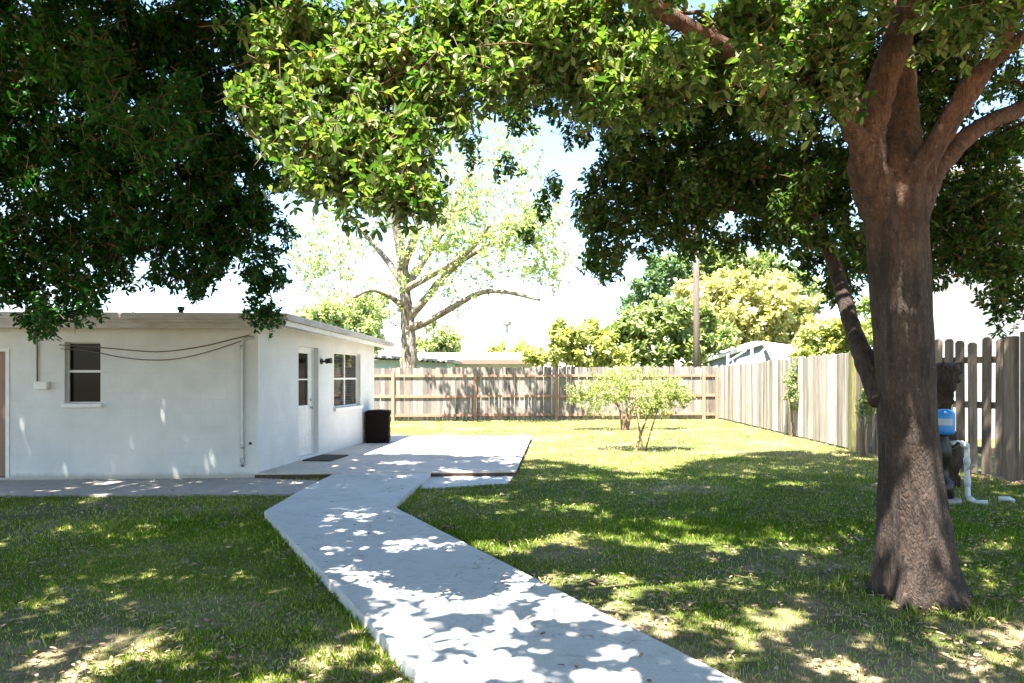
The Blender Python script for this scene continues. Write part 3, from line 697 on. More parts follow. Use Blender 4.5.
limb('limb', [(888,218,4.9,22),(874,188,4.82,19.5),(867,158,4.75,17.5),(871,125,4.75,15),(882,85,4.75,14.5),(898,40,4.75,13),(912,-5,4.7,12.5),(925,-70,4.6,13),(930,-170,4.5,10),(905,-280,4.3,6)], M['limb'], oak, nodes)
limb('limb', [(868,165,4.75,12),(852,128,4.65,9.5),(835,98,4.55,9),(790,82,4.4,9),(722,46,4.2,8.5),(655,8,4.0,8),(575,-45,3.8,7),(480,-100,3.6,6),(380,-150,3.5,4)], M['limb'], oak, nodes)
limb('limb', [(897,225,4.9,27),(900,165,4.93,21),(900,100,5.15,16),(897,40,5.2,13),(893,-20,5.3,14),(885,-120,5.4,11),(860,-260,5.5,6)], M['bark'], oak, nodes)
limb('limb', [(905,205,4.85,14),(918,168,4.75,9.5),(945,125,4.7,8),(968,85,4.6,7.5),(1000,55,4.5,6.5),(1050,15,4.4,6),(1120,-60,4.3,6)], M['limb'], oak, nodes)
limb('limb', [(912,205,4.95,16),(927,160,5.0,12),(955,115,5.05,10),(985,70,5.1,8.5),(1010,25,5.1,7.5),(1030,-40,5.2,8),(1060,-150,5.3,5)], M['bark'], oak, nodes)
limb('limb', [(910,228,5.05,15),(932,178,5.25,10.5),(965,138,5.5,9),(1005,115,5.8,8),(1060,95,6.2,7),(1130,60,6.8,6)], M['bark'], oak, nodes)
limb('limb', [(885,400,5.0,14),(868,366,5.2,10.5),(853,330,5.5,8),(842,290,5.8,7.2),(826,245,6.2,6.2),(795,195,6.6,7),(740,160,7.0,6),(690,150,7.4,4.5),(640,165,7.6,3)], M['bark'], oak, nodes)
limb('limb', [(895,190,5.0,16),(860,120,5.6,11),(800,50,6.2,10),(720,-30,6.8,9),(640,-130,7.4,6)], M['bark'], oak, nodes, 12)
limb('limb', [(700,205,7.4,3.5),(735,208,7.1,4),(785,218,6.7,4.6),(812,236,6.35,5),(829,252,6.15,4.5)], M['bark'], oak, nodes, 10)

cr = Crown()
LL, LW = .066, .029
AREA = LL*LW*.62
def fill(cr, lst, var0, lai, LL=LL, LW=LW, dens=8, droop=-.2, per=12, keep=None, tl=.22, crad=.17):
    for (px,py,Y,rx,ry,dep) in lst:
        ar = math.pi*rx*ry*(Y/F)**2; ntw = max(6, int(ar*lai*2.3/(per*LL*LW*.62))); nc = max(2, ntw//dens)
        c = blob_clumps(px,py,Y,rx,ry,dep,nc); cr.clumps(c, np.full(nc,crad), dens, per, LL, LW, tl, var0, droop, keep)
fg = [(668,-8,3.85,34,20,.2),(640,30,3.75,22,14,.15),(745,72,4.0,34,20,.2),(590,8,3.9,60,26,.25),(770,20,3.95,50,32,.25),(840,10,4.0,45,30,.25),(500,5,3.9,60,30,.3),(760,80,4.0,45,30,.25),(640,72,3.9,50,26,.25),(950,5,4.0,50,25,.2),(350,150,4.3,60,50,.35),(415,95,4.2,55,50,.35),(300,90,4.3,50,50,.35),(420,200,4.3,26,30,.3),(290,165,4.3,28,26,.25),(590,75,4.2,60,40,.3),(720,60,4.2,60,45,.3),(800,90,4.3,40,40,.3),(520,60,4.2,60,40,.3),(300,55,4.1,48,48,.35),(268,112,4.2,34,40,.3),(335,115,4.2,55,50,.4),(395,50,4.0,75,50,.45),(395,150,4.3,50,45,.35),(330,175,4.5,45,30,.3),(385,200,4.6,38,28,.3),
      (470,35,4.0,62,42,.4),(435,95,4.4,36,45,.3),(545,40,4.2,62,42,.4),(620,42,4.0,55,42,.35),(505,80,4.8,40,25,.3),(690,88,4.3,48,30,.3),(630,95,4.6,55,35,.3),(755,45,4.2,52,45,.35),(765,108,4.6,45,26,.3),(838,52,4.15,34,45,.22),(846,98,4.2,25,18,.15),(958,28,4.2,40,18,.25),(1000,10,4.1,40,22,.3)]
fg = [(px,py,(3.85+(215-py)*.0042 if px < 800 else Y),rx,ry,dep*.6) for (px,py,Y,rx,ry,dep) in fg]
fill(cr, fg, .66, 2.9)  # lighter leaf tone adds to the sun on this foliage
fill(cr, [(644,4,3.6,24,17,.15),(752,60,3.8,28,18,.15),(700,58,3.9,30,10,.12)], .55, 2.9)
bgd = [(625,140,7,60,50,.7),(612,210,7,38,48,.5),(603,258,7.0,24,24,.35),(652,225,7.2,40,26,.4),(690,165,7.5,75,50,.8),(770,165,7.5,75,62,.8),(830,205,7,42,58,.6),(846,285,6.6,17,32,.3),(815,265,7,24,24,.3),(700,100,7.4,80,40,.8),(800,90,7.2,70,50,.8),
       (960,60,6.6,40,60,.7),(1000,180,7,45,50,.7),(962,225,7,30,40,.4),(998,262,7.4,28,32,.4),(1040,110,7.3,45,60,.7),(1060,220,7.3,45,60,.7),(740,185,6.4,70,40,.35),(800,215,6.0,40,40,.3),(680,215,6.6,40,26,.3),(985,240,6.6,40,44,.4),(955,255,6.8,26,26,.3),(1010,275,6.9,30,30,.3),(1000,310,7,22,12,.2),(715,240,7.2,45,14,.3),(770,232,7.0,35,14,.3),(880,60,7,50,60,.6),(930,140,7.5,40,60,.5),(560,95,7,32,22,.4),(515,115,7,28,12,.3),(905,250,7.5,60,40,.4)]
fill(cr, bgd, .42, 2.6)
fill(cr, [(498,170,8,20,10,.3),(545,188,8,24,12,.3),(470,150,7.6,14,20,.3),(578,215,8,16,10,.3),(545,215,8.2,10,6,.2),(520,240,8.4,12,6,.2)], .5, 1.1, dens=4, crad=.12)

# upper crown above the frame; unseen, put in for shade, gaps cut to place sun patches
def upper(n_cl, xr, yr, seed):
    r = np.random.default_rng(seed); out = []
    while len(out) < n_cl:
        x, y = r.uniform(*xr), r.uniform(*yr); zmin = max(4.1, H+.60*max(y,0)+.35); z = zmin + (r.random()**1.3)*max(.8, 8.8-zmin)
        out.append((x,y,z))
    return np.array(out)
def canopy_keep(pos, fine=False):
    l = landing(pos); gx, gy = l[:,0], l[:,1]
    n1 = grid_noise(l, 2.3, 3)*.6 + grid_noise(l, 4.4, 4)*.4; n2 = grid_noise(l, 4.3, 9)*.6 + grid_noise(l, 9.1, 6)*.4
    edge = 12.75 + 1.3*(grid_noise(np.stack([gx, gx*0],1), .9, 5)-.5) + np.clip((gx-2.5)*.5,0,2.0) - 2.0*np.exp(-((gx-2.0)/1.1)**2)
    # share of sun wanted at each landing spot
    sun = np.where(gx < .3, .018, .05)
    sun = np.maximum(sun, .25*np.clip((4.3+np.clip((gx+.8)/1.5,0,1)*.5-gy)/.4,0,1))
    sun = np.maximum(sun, .62*np.exp(-((gx+.55)/.8)**4-((gy-5.0)/.55)**4))
    sun = np.maximum(sun, .10*np.clip((gy-10.0)/1.5,0,1))
    for (px,py,Y,rx,ry,dep) in fg:
        c = P(px,py,Y); ex, ey = c[0]-SUN.x/SUN.z*c[2], c[1]-SUN.y/SUN.z*c[2]; rr = max(rx,ry)/F*Y+.12
        sun = np.maximum(sun, (1.3 if px < 520 else .62)*np.exp(-(np.hypot(gx-ex,gy-ey)/rr)**4))
    sun = np.where((gx > 2.5) & (gx < 3.7) & (gy > 4.55) & (gy < 6.1), .07, sun)
    sun = np.maximum(sun, 1.3*np.exp(-((gx-2.80)/.22)**4-((gy-4.8)/.36)**4))
    q1 = np.quantile(n1, np.linspace(0,1,101)); q2 = np.quantile(n2, np.linspace(0,1,101))
    if fine: return np.interp(n2,q2,np.linspace(0,1,101)) < 1-sun*.72
    k = (np.interp(n1,q1,np.linspace(0,1,101)) < 1-sun*.7) & (gy < edge)
    return k
upR = upper(1350, (-1.8, 9.5), (-1.5, 11.0), 21)
cr.clumps(upR, np.full(len(upR), .5), 15, 14, .13, .062, .4, .5, -.1, canopy_keep)
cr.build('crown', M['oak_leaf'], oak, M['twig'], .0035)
mb = MB()
for t in [blob_clumps(px,py,Y,rx*.6,ry*.6,dep*.6,1)[0] for (px,py,Y,rx,ry,dep) in bgd+fg for _ in range(3)]: branch_to(mb, nodes, t, .006, .024)
for t in upR[::11]: branch_to(mb, nodes, t, .01, .07)
mb.build('branches', M['limb'], oak, True)

# ------------------------------------------------------------------ the left tree (trunk just outside the frame)
oak2 = empty('oak_tree', (-5.95, 7.1, 0), "dark leafy oak hanging over the white house at upper left", "tree")
mb = MB(); tp = [(-5.95,7.1,-.1),(-5.95,7.1,.12),(-5.97,7.1,.5),(-6.0,7.1,1.5),(-5.95,7.05,2.6),(-5.85,7.0,3.4)]
mb.tube(smooth_pts(tp,6), list(np.interp(np.linspace(0,5,31), range(6), [.46,.36,.29,.26,.27,.28])), 32, jit=.12); mb.build('trunk', M['bark'], oak2, True)
nodes2 = []
def wlimb(pts, rad, m, parent, nodes):
    sp = smooth_pts(pts, 7); k=len(sp); rr = np.interp(np.linspace(0,len(pts)-1,k), range(len(pts)), rad)
    mb = MB(); mb.tube(sp, list(rr), 12, jit=.15); mb.build('limb', m, parent, True)
    for j in range(2,k): nodes.append((np.array(sp[j]), float(rr[j])))
wlimb([(-5.85,7.0,3.2),(-5.2,6.8,4.0),(-4.2,6.6,4.5),(-3.2,6.6,4.8),(-2.3,6.8,4.9)], [.2,.15,.12,.09,.05], M['bark'], oak2, nodes2)
wlimb([(-5.85,7.0,3.2),(-5.9,6.2,4.3),(-5.4,4.8,5.4),(-4.4,3.2,6.2),(-3.4,1.6,6.8)], [.2,.15,.12,.09,.05], M['bark'], oak2, nodes2)
wlimb([(-5.85,7.0,3.2),(-6.3,7.6,4.6),(-6.2,8.4,6.0),(-5.6,9.0,7.2)], [.2,.16,.12,.06], M['bark'], oak2, nodes2)
wlimb([(-5.85,7.0,3.2),(-7.2,6.4,4.4),(-8.6,5.6,5.4),(-9.8,5.0,6.0)], [.18,.13,.1,.05], M['bark'], oak2, nodes2)
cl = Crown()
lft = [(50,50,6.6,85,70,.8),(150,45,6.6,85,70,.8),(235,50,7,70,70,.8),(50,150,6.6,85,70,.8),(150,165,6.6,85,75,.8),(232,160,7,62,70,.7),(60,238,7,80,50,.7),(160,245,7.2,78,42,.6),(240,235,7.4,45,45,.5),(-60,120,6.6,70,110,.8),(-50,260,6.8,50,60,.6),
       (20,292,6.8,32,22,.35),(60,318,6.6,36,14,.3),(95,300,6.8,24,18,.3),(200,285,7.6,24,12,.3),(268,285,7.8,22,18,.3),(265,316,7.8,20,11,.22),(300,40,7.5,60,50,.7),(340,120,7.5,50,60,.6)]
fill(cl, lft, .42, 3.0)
fill(cl, [(105,95,5.3,42,45,.3),(140,140,5.2,42,38,.3),(60,40,5.4,50,40,.3),(175,100,5.4,25,30,.2)], .62, 1.3)  # lighter leaf tone stands for lit patches in the dark crown
upL = upper(1250, (-11.5, -1.6), (-1.5, 10.0), 33)  # unseen upper crown, shaped for the shade it throws
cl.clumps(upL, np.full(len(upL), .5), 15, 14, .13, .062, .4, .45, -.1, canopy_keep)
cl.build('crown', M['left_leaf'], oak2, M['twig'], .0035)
mb = MB()
for t in [blob_clumps(px,py,Y,rx*.6,ry*.6,dep*.6,1)[0] for (px,py,Y,rx,ry,dep) in lft for _ in range(3)]: branch_to(mb, nodes2, t)
for t in upL[::11]: branch_to(mb, nodes2, t, .01, .07)
mb.build('branches', M['bark'], oak2, True)

# ------------------------------------------------------------------ pale bare sycamore behind the back fence
SY = 26.5
syc = empty('sycamore_tree', (P(409,420,SY)[0], SY, 0), "tall pale barked tree with sparse leaves behind the back fence", "tree")
nodes = []
mb = MB(); q = [P(x,y,SY) for x,y in ((410,422),(410,395),(409,370),(408.5,340),(407,315),(405,290),(403,265))]
sp = smooth_pts(q,6); mb.tube(sp, list(np.interp(np.linspace(0,6,len(sp)), range(7), [.38,.34,.31,.28,.25,.21,.17])), 20, jit=.3); mb.build('trunk', M['pale_bark'], syc, True)
for j in range(12,len(sp)): nodes.append((np.array(sp[j]), .25))
for pts in ([(403,270,26.5,5.5),(399,240,26.4,5),(394,210,26.2,4.2),(392,180,26,3.4),(400,140,26,2)],
            [(406,320,26.5,5.5),(425,300,26.2,4),(445,275,26,3.5),(470,255,25.8,3),(500,240,25.5,2.4),(530,215,25.2,1.5)],
            [(406,330,26.5,5.5),(430,320,26,3.6),(455,306,25.5,3.0),(480,293,25,2.6),(505,292,24.6,2.2),(540,300,24.2,1.4)],
            [(404,290,26.5,5),(422,262,26.8,4),(440,235,27,3.4),(455,205,27.2,2.8),(475,160,27.4,2)],
            [(404,285,26.5,4.5),(388,262,26.8,3),(370,240,27,2.4),(350,215,27,1.6)],
            [(405,308,26.5,4),(392,298,26,2.6),(372,290,25.5,2.2),(352,298,25,1.4)],
            [(403,268,26.5,4.5),(415,235,25.5,3.4),(425,200,24.8,2.8),(430,160,24.3,2)],
            [(404,290,26.5,4),(440,270,25.2,3),(470,250,24,2.4),(490,225,22.8,1.6)]):
    limb('limb', pts, M['pale_bark'], syc, nodes, 10, .15)
cs = Crown()
sb = [(330,240,26.5,36,34,2),(360,300,25.5,30,22,1.5),(380,190,26,45,40,2.2),(440,170,26,50,40,2.4),(480,230,25.5,48,40,2.2),(530,230,25,36,38,1.8),(545,270,24.6,28,28,1.5),(450,280,25.5,50,24,1.8),(420,230,26,55,45,2.4),(500,160,26,40,30,2),(320,270,26.5,24,18,1.4),(400,140,26,45,25,2),(475,205,23.6,30,24,1),(440,235,22.3,34,18,.8),(500,238,22.4,36,16,.8),(535,222,22.6,26,18,.8)]
for (px,py,Y,rx,ry,dep) in sb:
    c = blob_clumps(px,py,Y,rx*1.12,ry*1.15,dep*1.2,24); cs.clumps(c, np.full(24,.55), 5, 7, .13, .085, .35, .55, -.1)
cs.build('crown', M['pale_leaf'], syc, M['shrub_bark'], .007)
mb = MB()
for t in [blob_clumps(px,py,Y,rx*.9,ry*.9,dep*.7,1)[0] for (px,py,Y,rx,ry,dep) in sb for _ in range(11)]: branch_to(mb, nodes, t, .010, .045)
mb.build('branches', M['pale_bark'], syc, True)

# ------------------------------------------------------------------ background trees and bushes
def bg_tree(name, label, cat, blobs, lm, Y, base_px, var0=.5, ll=.26, lai=2.6, group="trees beyond the fences", trunk=.16):
    root = empty(name, (P(base_px,400,Y)[0], Y, 0), label, cat, group); c = Crown(); nd = []
    bx = P(base_px,400,Y)[0]; ty = min(b[1] for b in blobs); zt = P(base_px, ty, Y)[2]
    mb = MB(); pts = smooth_pts([(bx,Y,-.1),(bx+.1,Y,zt*.3),(bx-.1,Y+.1,zt*.55),(bx+.05,Y,zt*.8)],5); mb.tube(pts, list(np.linspace(trunk,.04,len(pts))), 10, jit=.1)
    for j,p in enumerate(pts[3:]): nd.append((np.array(p), .08))
    for (px,py,rx,ry) in blobs:
        for _ in range(4): branch_to(mb, nd, blob_clumps(px,py,Y,rx*.7,ry*.7,.5,1)[0], .012, .06)
    mb.build('trunk', M['shrub_bark'], root, True)
    for (px,py,rx,ry) in blobs:
        dep = min(rx,ry)/F*Y*.9; ar = math.pi*rx*ry*(Y/F)**2*3.2; ntw = max(10,int(ar*lai/(10*ll*ll*.5*.62))); nc = max(3, ntw//10)
        cc = blob_clumps(px,py,Y,rx,ry,dep,nc); c.clumps(cc, np.full(nc,ll*1.7), 10, 10, ll, ll*.5, ll*1.6, var0, .05)
    c.build('crown', lm, root)
bg_tree('bush', "rounded yellow green bush above the middle of the back fence", "bush", [(578,345,42,24),(553,352,28,16),(604,352,30,18),(575,333,28,14)], M['bush_leaf'], 32, 582, .6)
bg_tree('leafy_tree', "mid green leafy tree just left of the utility pole", "tree", [(650,332,36,30),(675,315,30,24),(628,345,28,22),(665,350,48,20),(704,340,28,24)], M['mid_leaf'], 33, 662, .55, .3)
bg_tree('leafy_tree', "broad golden green tree right of the utility pole", "tree", [(745,312,52,32),(715,292,36,22),(780,318,38,34),(700,312,34,26),(800,340,32,24),(750,345,60,20),(640,325,26,18),(720,335,40,26),(765,292,30,18)], M['gold_leaf'], 38, 745, .55, .34)
bg_tree('leafy_tree', "darker green tree rising behind the golden tree", "tree", [(735,268,44,24),(690,268,36,20),(770,275,28,22),(715,258,30,14),(800,300,22,24)], M['mid_leaf'], 46, 735, .4, .4, trunk=.25)
bg_tree('conifer', "deep green pointed tree behind the mid green tree", "tree", [(648,298,18,20),(652,275,11,18),(622,322,14,12),(668,275,14,18),(640,310,26,14)], M['deep_leaf'], 44, 650, .5, .34)
bg_tree('bush', "fresh green bush leaning over the right board fence", "bush", [(820,345,32,18),(805,353,22,12),(845,340,24,18),(830,332,24,12)], M['bush_leaf'], 22, 822, .5, .2)
bg_tree('leafy_tree', "pale hazy tree showing over the white house roof", "tree", [(330,322,36,24),(370,318,28,24),(305,330,24,18),(350,335,40,18)], M['pale_leaf'], 42, 345, .8, .34)
bg_tree('leafy_tree', "small green tree right of the pale barked trunk", "tree", [(440,338,22,18),(430,350,26,12),(455,345,14,14)], M['mid_leaf'], 40, 440, .8, .32)
bg_tree('leafy_tree', "low far tree over the red trimmed roof", "tree", [(505,352,26,8),(530,350,20,10)], M['bush_leaf'], 60, 515, .7, .4)
bg_tree('leafy_tree', "green tree behind the big oak trunk and right fence", "tree", [(890,320,34,36),(870,340,22,22),(915,300,18,34)], M['mid_leaf'], 24, 890, .5, .24)

# ------------------------------------------------------------------ neighbouring buildings, poles
nh = empty('neighbour_house', (-4.5, 29, 0), "pale blue house with dark eaves behind the back fence", "house", None)
mb = MB(); x0, x1 = P(330,360,29)[0], P(447,360,29)[0]
mb.box(x0, x1, 29, 35, 0, 2.22); mb.build('wall', M['blue_wall'], nh)
mb = MB(); 
vs = [(x0-.5,28.5,2.45),(x1+.3,28.5,2.10),(x1+.3,35.5,2.10),(x0-.5,35.5,2.45)]; mb.add(vs+[(x,y,z+.12) for x,y,z in vs], [(3,2,1,0),(4,5,6,7)]+[(i,(i+1)%4,4+(i+1)%4,4+i) for i in range(4)]); rf = mb.build('roof', M['fascia'], nh)
for i in range(22):
    mb = MB(); x = x0+.1+i*(x1-x0)/22; z = 2.45-(x-x0+.5)/(x1-x0+.8)*.35; mb.box(x, x+.09, 28.35, 28.5, z-.06, z+.02); mb.build('rafter_end', M['darkmetal'], rf)
lb = empty('long_low_building', (-1, 35, 0), "long low building with white roof and red brown trim beyond the back fence", "building")
x0, x1 = P(418,360,34)[0], P(534,360,34)[0]
mb = MB(); mb.box(x0, x1, 34, 41, 0, 2.15); mb.build('wall', M['white_metal'], lb)
mb = MB(); mb.box(x0-.3, x1+.3, 33.5, 33.56, 2.13, 2.36); mb.build('fascia_board', M['red_fascia'], lb)
mb = MB(); vs = [(x0-.3,33.562,2.33),(x1+.3,33.562,2.33),(x1+.1,37.5,2.75),(x0-.1,37.5,2.75)]; mb.add(vs+[(x,y,z+.05) for x,y,z in vs], [(3,2,1,0),(4,5,6,7)]+[(i,(i+1)%4,4+(i+1)%4,4+i) for i in range(4)]); mb.build('roof', M['white_metal'], lb)
wh = empty('white_building', (13, 19, 0), "tall white sided building behind the gapped fence at right", "building")
mb = MB(); mb.box(10.4, 22, 17.5, 19.6, 0, 6.6); mb.build('wall', M['siding'], wh)
mb = MB(); mb.box(10.3, 22.4, 17.2, 19.8, 6.603, 6.75); mb.build('roof', M['white_metal'], wh)
# gabled metal shelter
sh = empty('metal_shelter', (P(755,360,31)[0], 32, 0), "white metal roofed shelter with grey screens above the right fence corner", "shelter")
SYY = 31
g0, g1, g2, g3, g4 = P(702,361.5,33), P(763,343,31.8), P(772,361.5,30.6), P(807,361.5,31), P(792,347,32.6)
dz = np.array([0,0,.08]); bk = np.array([.6,3.0,.15])
for vs in ((g1,g2,g3,g4), (g0,g1,g1+bk,g0+bk)):
    mb = MB(); mb.add([*vs, *[v+dz for v in vs]], [(3,2,1,0),(4,5,6,7)]+[(i,(i+1)%4,4+(i+1)%4,4+i) for i in range(4)]); mb.build('roof', M['white_metal'], sh)
mb = MB(); mb.tube([g0, g1], .09, 6); mb.build('eave', M['white_metal'], sh)
mb = MB(); q = np.array([.08,.15,-.06]); fl_ = lambda v: v*np.array([1,1,0])
mb.add([fl_(g0+q), fl_(g2+q), g2+q, g1+q, g0+q], [(0,1,2,3,4)]); mb.build('screen', M['screen'], sh)
for t in (.38, .72):
    mb = MB(); b_ = g0+(g2-g0)*t; zt = (g0+(g1-g0)*min(1,t*1.13))[2]
    mb.box(b_[0]-.06, b_[0]+.04, b_[1]-.12, b_[1]-.02, 0, zt-.02); mb.build('post', M['white_metal'], sh)
    mb = MB(); top = np.array([b_[0]+.75, b_[1]-.35, zt+.12]); mb.tube([np.array([b_[0],b_[1]-.1,2.2]), top], .045, 6); mb.build('brace', M['white_metal'], sh)
fh = empty('far_house', (20, 46, 0), "distant house with pale pink roof behind the right fence", "house")
mb = MB(); x0, x1 = P(800,350,46)[0], P(880,350,46)[0]; mb.box(x0, x1, 46, 52, 0, 2.6); mb.build('wall', M['siding'], fh)
mb = MB(); mb.add([(x0-.4,45.5,2.6),(x1+.4,45.5,2.6),(x1+.4,52.5,2.6),(x0-.4,52.5,2.6),(x0+1,49,3.9),(x1-1,49,3.9)], [(0,1,5,4),(2,3,4,5),(1,2,5),(3,0,4),(3,2,1,0)]); mb.build('roof', M['red_fascia'], fh)

def sag(a, b, s, k=14): return [Vector(a)+(Vector(b)-Vector(a))*(i/k)+Vector((0,0,-s*4*(i/k)*(1-i/k))) for i in range(k+1)]
up = empty('utility_pole', (P(696.5,400,29)[0], 29, 0), "weathered wooden utility pole beyond the back fence corner", "utility pole")
ux = P(696.5,400,29)[0]; mb = MB(); mb.tube([(ux,29,-.1),(ux,29,4),(ux-.05,29,10.2)], [.14,.13,.11], 14); mb.build('pole', M['pole'], up, True)
mb = MB(); mb.box(ux-1.2, ux+1.1, 28.78, 28.88, 9.6, 9.72); mb.build('cross_arm', M['pole'], up)
for i, (dx, b, s) in enumerate(((.9,(40,31,9.0),.8),)):
    mb = MB(); mb.tube(sag((ux+dx,28.83,9.75), b, s), .012, 5); mb.build('wire', M['darkmetal'], up)
mb = MB(); mb.tube(sag((ux-.15,29,4.9), (P(560,330,33)[0],33,3.7), .15), .011, 5); mb.build('wire', M['greymetal'], up)
lp = empty('street_lamp', (P(507,400,48)[0], 48, 0), "thin distant lamp pole above the low red trimmed building", "street lamp")
p = P(507,326,48); mb = MB(); mb.tube([(p[0],48,-.1),(p[0],48,p[2])], [.11,.08], 8); mb.build('pole', M['greymetal'], lp)
mb = MB(); mb.lathe((p[0],48,p[2]-.02), [(.08,0),(.3,.1),(.34,.3),(.12,.42)], 10); mb.build('lamp_head', M['greymetal'], lp)

# ------------------------------------------------------------------ the two small yard trees
def yard_tree(label, base, stems_, blobs, Y, nleaf):
    root = empty('small_tree', (base[0], base[1], 0), label, "small tree", "small trees on the sunny lawn"); nd = []; mb = MB()
    for pts, r0 in stems_:
        q = [P(x,y,Y) for x,y in pts]; q[0][2] = -.03; sp = smooth_pts(q,6); mb.tube(sp, list(np.linspace(r0, r0*.45, len(sp))), 8, jit=.15)
        for j in range(6,len(sp)): nd.append((np.array(sp[j]), r0*.6))
    c = Crown()
    for (px,py,rx,ry) in blobs:
        for _ in range(5): branch_to(mb, nd, blob_clumps(px,py,Y,rx*.8,ry*.8,rx/F*Y*.7,1)[0], .005, .022)
        cc = blob_clumps(px,py,Y,rx,ry,rx/F*Y*.8,nleaf); c.clumps(cc, np.full(nleaf,.2), 4, 7, .06, .034, .2, .55, .1)
    mb.build('trunk', M['shrub_bark'], root, True); c.build('crown', M['yard_leaf'], root, M['shrub_bark'], .003)
yb = 1085/(450.5-376); yb2 = 1085/(430.-376)
yard_tree("small tree with one slanting thin stem, nearer of the two on the lawn", (P(635,450,yb)[0], yb),
    [([(636,451),(639,440),(643,428),(648,415)], .035), ([(643,428),(636,412),(628,400)], .022), ([(645,420),(660,405),(675,398)], .018)],
    [(645,390,38,15),(668,396,24,13),(612,388,28,14),(652,408,24,9)], yb, 28)
yard_tree("small spreading tree with several stems behind the single stemmed one", (P(624,430,yb2)[0], yb2),
    [([(623,430),(622,418),(618,405),(605,395)], .07), ([(627,430),(630,415),(636,400),(650,392)], .06), ([(625,430),(627,412),(625,392)], .05)],
    [(600,390,32,18),(640,382,42,15),(600,404,26,11),(582,393,14,13),(676,390,22,12),(625,376,36,9)], yb2, 24)

# ------------------------------------------------------------------ vine and shrub on the right fence
def fence_plant(name, label, cat, cen, rad, k, lm, ll=.08, stem_to=None):
    root = empty(name, (cen[0], cen[1], 0), label, cat); c = Crown()
    cc = np.asarray(cen)+unit(rng.normal(0,1,(k,3)))*(rng.random((k,1))**.5)*np.asarray(rad)
    c.clumps(cc, np.full(k,.14), 5, 9, ll, ll*.55, .16, .5, 0)
    mb = MB(); nd=[]
    for dx in (-.05,0,.06):
        pts = smooth_pts([(cen[0]+dx,cen[1]+dx,-.02),(cen[0]+dx*2,cen[1]+dx*3,cen[2]*.5),(cen[0]+dx*3,cen[1],cen[2])],5); mb.tube(pts, list(np.linspace(.018,.006,len(pts))), 6); nd += [(np.array(p),.01) for p in pts[3:]]
    for t in cc[::3]: branch_to(mb, nd, t, .003, .01)
    mb.build('stem', M['shrub_bark'], root); c.build('foliage', lm, root)
vy = 17.8; 
fence_plant('climbing_vine', "green climbing vine on the pale fence boards", "vine", (7.1, vy, 1.35), (.05,.35,.7), 17, M['mid_leaf'], .07)
fence_plant('shrub', "small green shrub beside the mossy fence post", "shrub", (6.72, 13.4, 1.0), (.15,.3,.3), 9, M['mid_leaf'], .08)

# ------------------------------------------------------------------ stump, pump, pipes at the gapped fence
def stump():
    c0 = P(941, 400, 9.9); b = Vector((c0[0], 9.9, 0)); vs = []; NR, SK = 40, 26
    for i in range(NR):
        z = -.05 + 1.78*i/(NR-1); r0 = .17+.05*math.sin(z*5)+.06*max(0,z-1.1)
        for k in range(SK):
            an = 2*math.pi*k/SK; q = Vector((math.cos(an)*1.3, math.sin(an)*1.3, z*3.0)); r = r0*(1+.45*noise.noise(q*1.3)+.35*noise.noise(q*3.3)+.2*noise.noise(q*8))
            vs.append(b+Vector((math.cos(an)*r+.03*math.sin(z*4), math.sin(an)*r, z+ (.05*noise.noise(q*4) if i==NR-1 else 0))))
    fs = [(i*SK+k, i*SK+(k+1)%SK, (i+1)*SK+(k+1)%SK, (i+1)*SK+k) for i in range(NR-1) for k in range(SK)]+[tuple(range((NR-1)*SK,NR*SK))]
    mb = MB(); mb.add(vs, fs); o = mb.build('tree_stump', M['dead'], None, True)
    tag(o, "dark gnarled dead stump standing against the gapped fence", "tree stump")
stump()
PY = 8.6
pump = empty('well_pump', (P(945,500,PY)[0], PY, 0), "dark pump with blue plastic tank half hidden behind the big trunk", "pump")
px0 = P(944.5,420,PY)
mb = MB(); mb.lathe((px0[0]-.02,PY,0), [(.2,-.02),(.2,.05),(.17,.06)], 16); mb.build('base', M['walk'], pump)
mb = MB(); mb.lathe((px0[0]-.02,PY,.05), [(.12,0),(.12,.2),(.07,.24),(.05,.4),(.09,.45),(.1,.62),(.06,.74),(.05,.8)], 18)
mb.tube([(px0[0],PY,.62),(px0[0]+.1,PY-.02,.66),(px0[0]+.16,PY-.02,.73)], .03, 8); mb.build('pump_body', M['darkmetal'], pump, True)
mb = MB(); mb.lathe((px0[0],PY,.83), [(.06,0),(.105,.015),(.112,.05),(.112,.26),(.09,.30),(.03,.315)], 24); tk = mb.build('tank', M['blue'], pump, True)
mb = MB(); vs = []
for k in range(13):
    an = math.radians(165+k*(285-165)/12)
    for z in (.12,.2): vs.append((px0[0]+.1138*math.cos(an), PY+.1138*math.sin(an), .83+z))
mb.add(vs, [(2*k,2*k+2,2*k+3,2*k+1) for k in range(12)]); mb.build('paper_label', M['tanklabel'], tk, True)
pp = empty('water_pipe', (P(967,500,PY)[0], PY, 0), "bent white plastic water pipe standing by the gapped fence", "pipe")
mb = MB(); r_ = .030
pts = [P(951,443,PY),P(962,443,PY),P(966.3,444.5,PY),P(967,449,PY),P(967,472,PY),P(968,495,PY),P(970,500,PY-.03),P(976,502.5,PY-.1),P(988,502.5,PY-.16)]
mb.tube(pts, r_, 12); mb.build('pipe', M['pvc'], pp, True)
mb = MB()
for a_, b_ in ((P(963,443.6,PY),P(967.2,447,PY)),(P(967,458,PY),P(967,464,PY)),(P(967.4,478,PY),P(967.6,486,PY)),(P(969,498,PY-.02),P(974,502,PY-.08)),(P(975,506.5,PY-.08),P(976.5,501,PY-.09))): mb = MB(); mb.tube([a_,b_], r_*1.28, 12); mb.build('fitting', M['pvc'], pp, True)
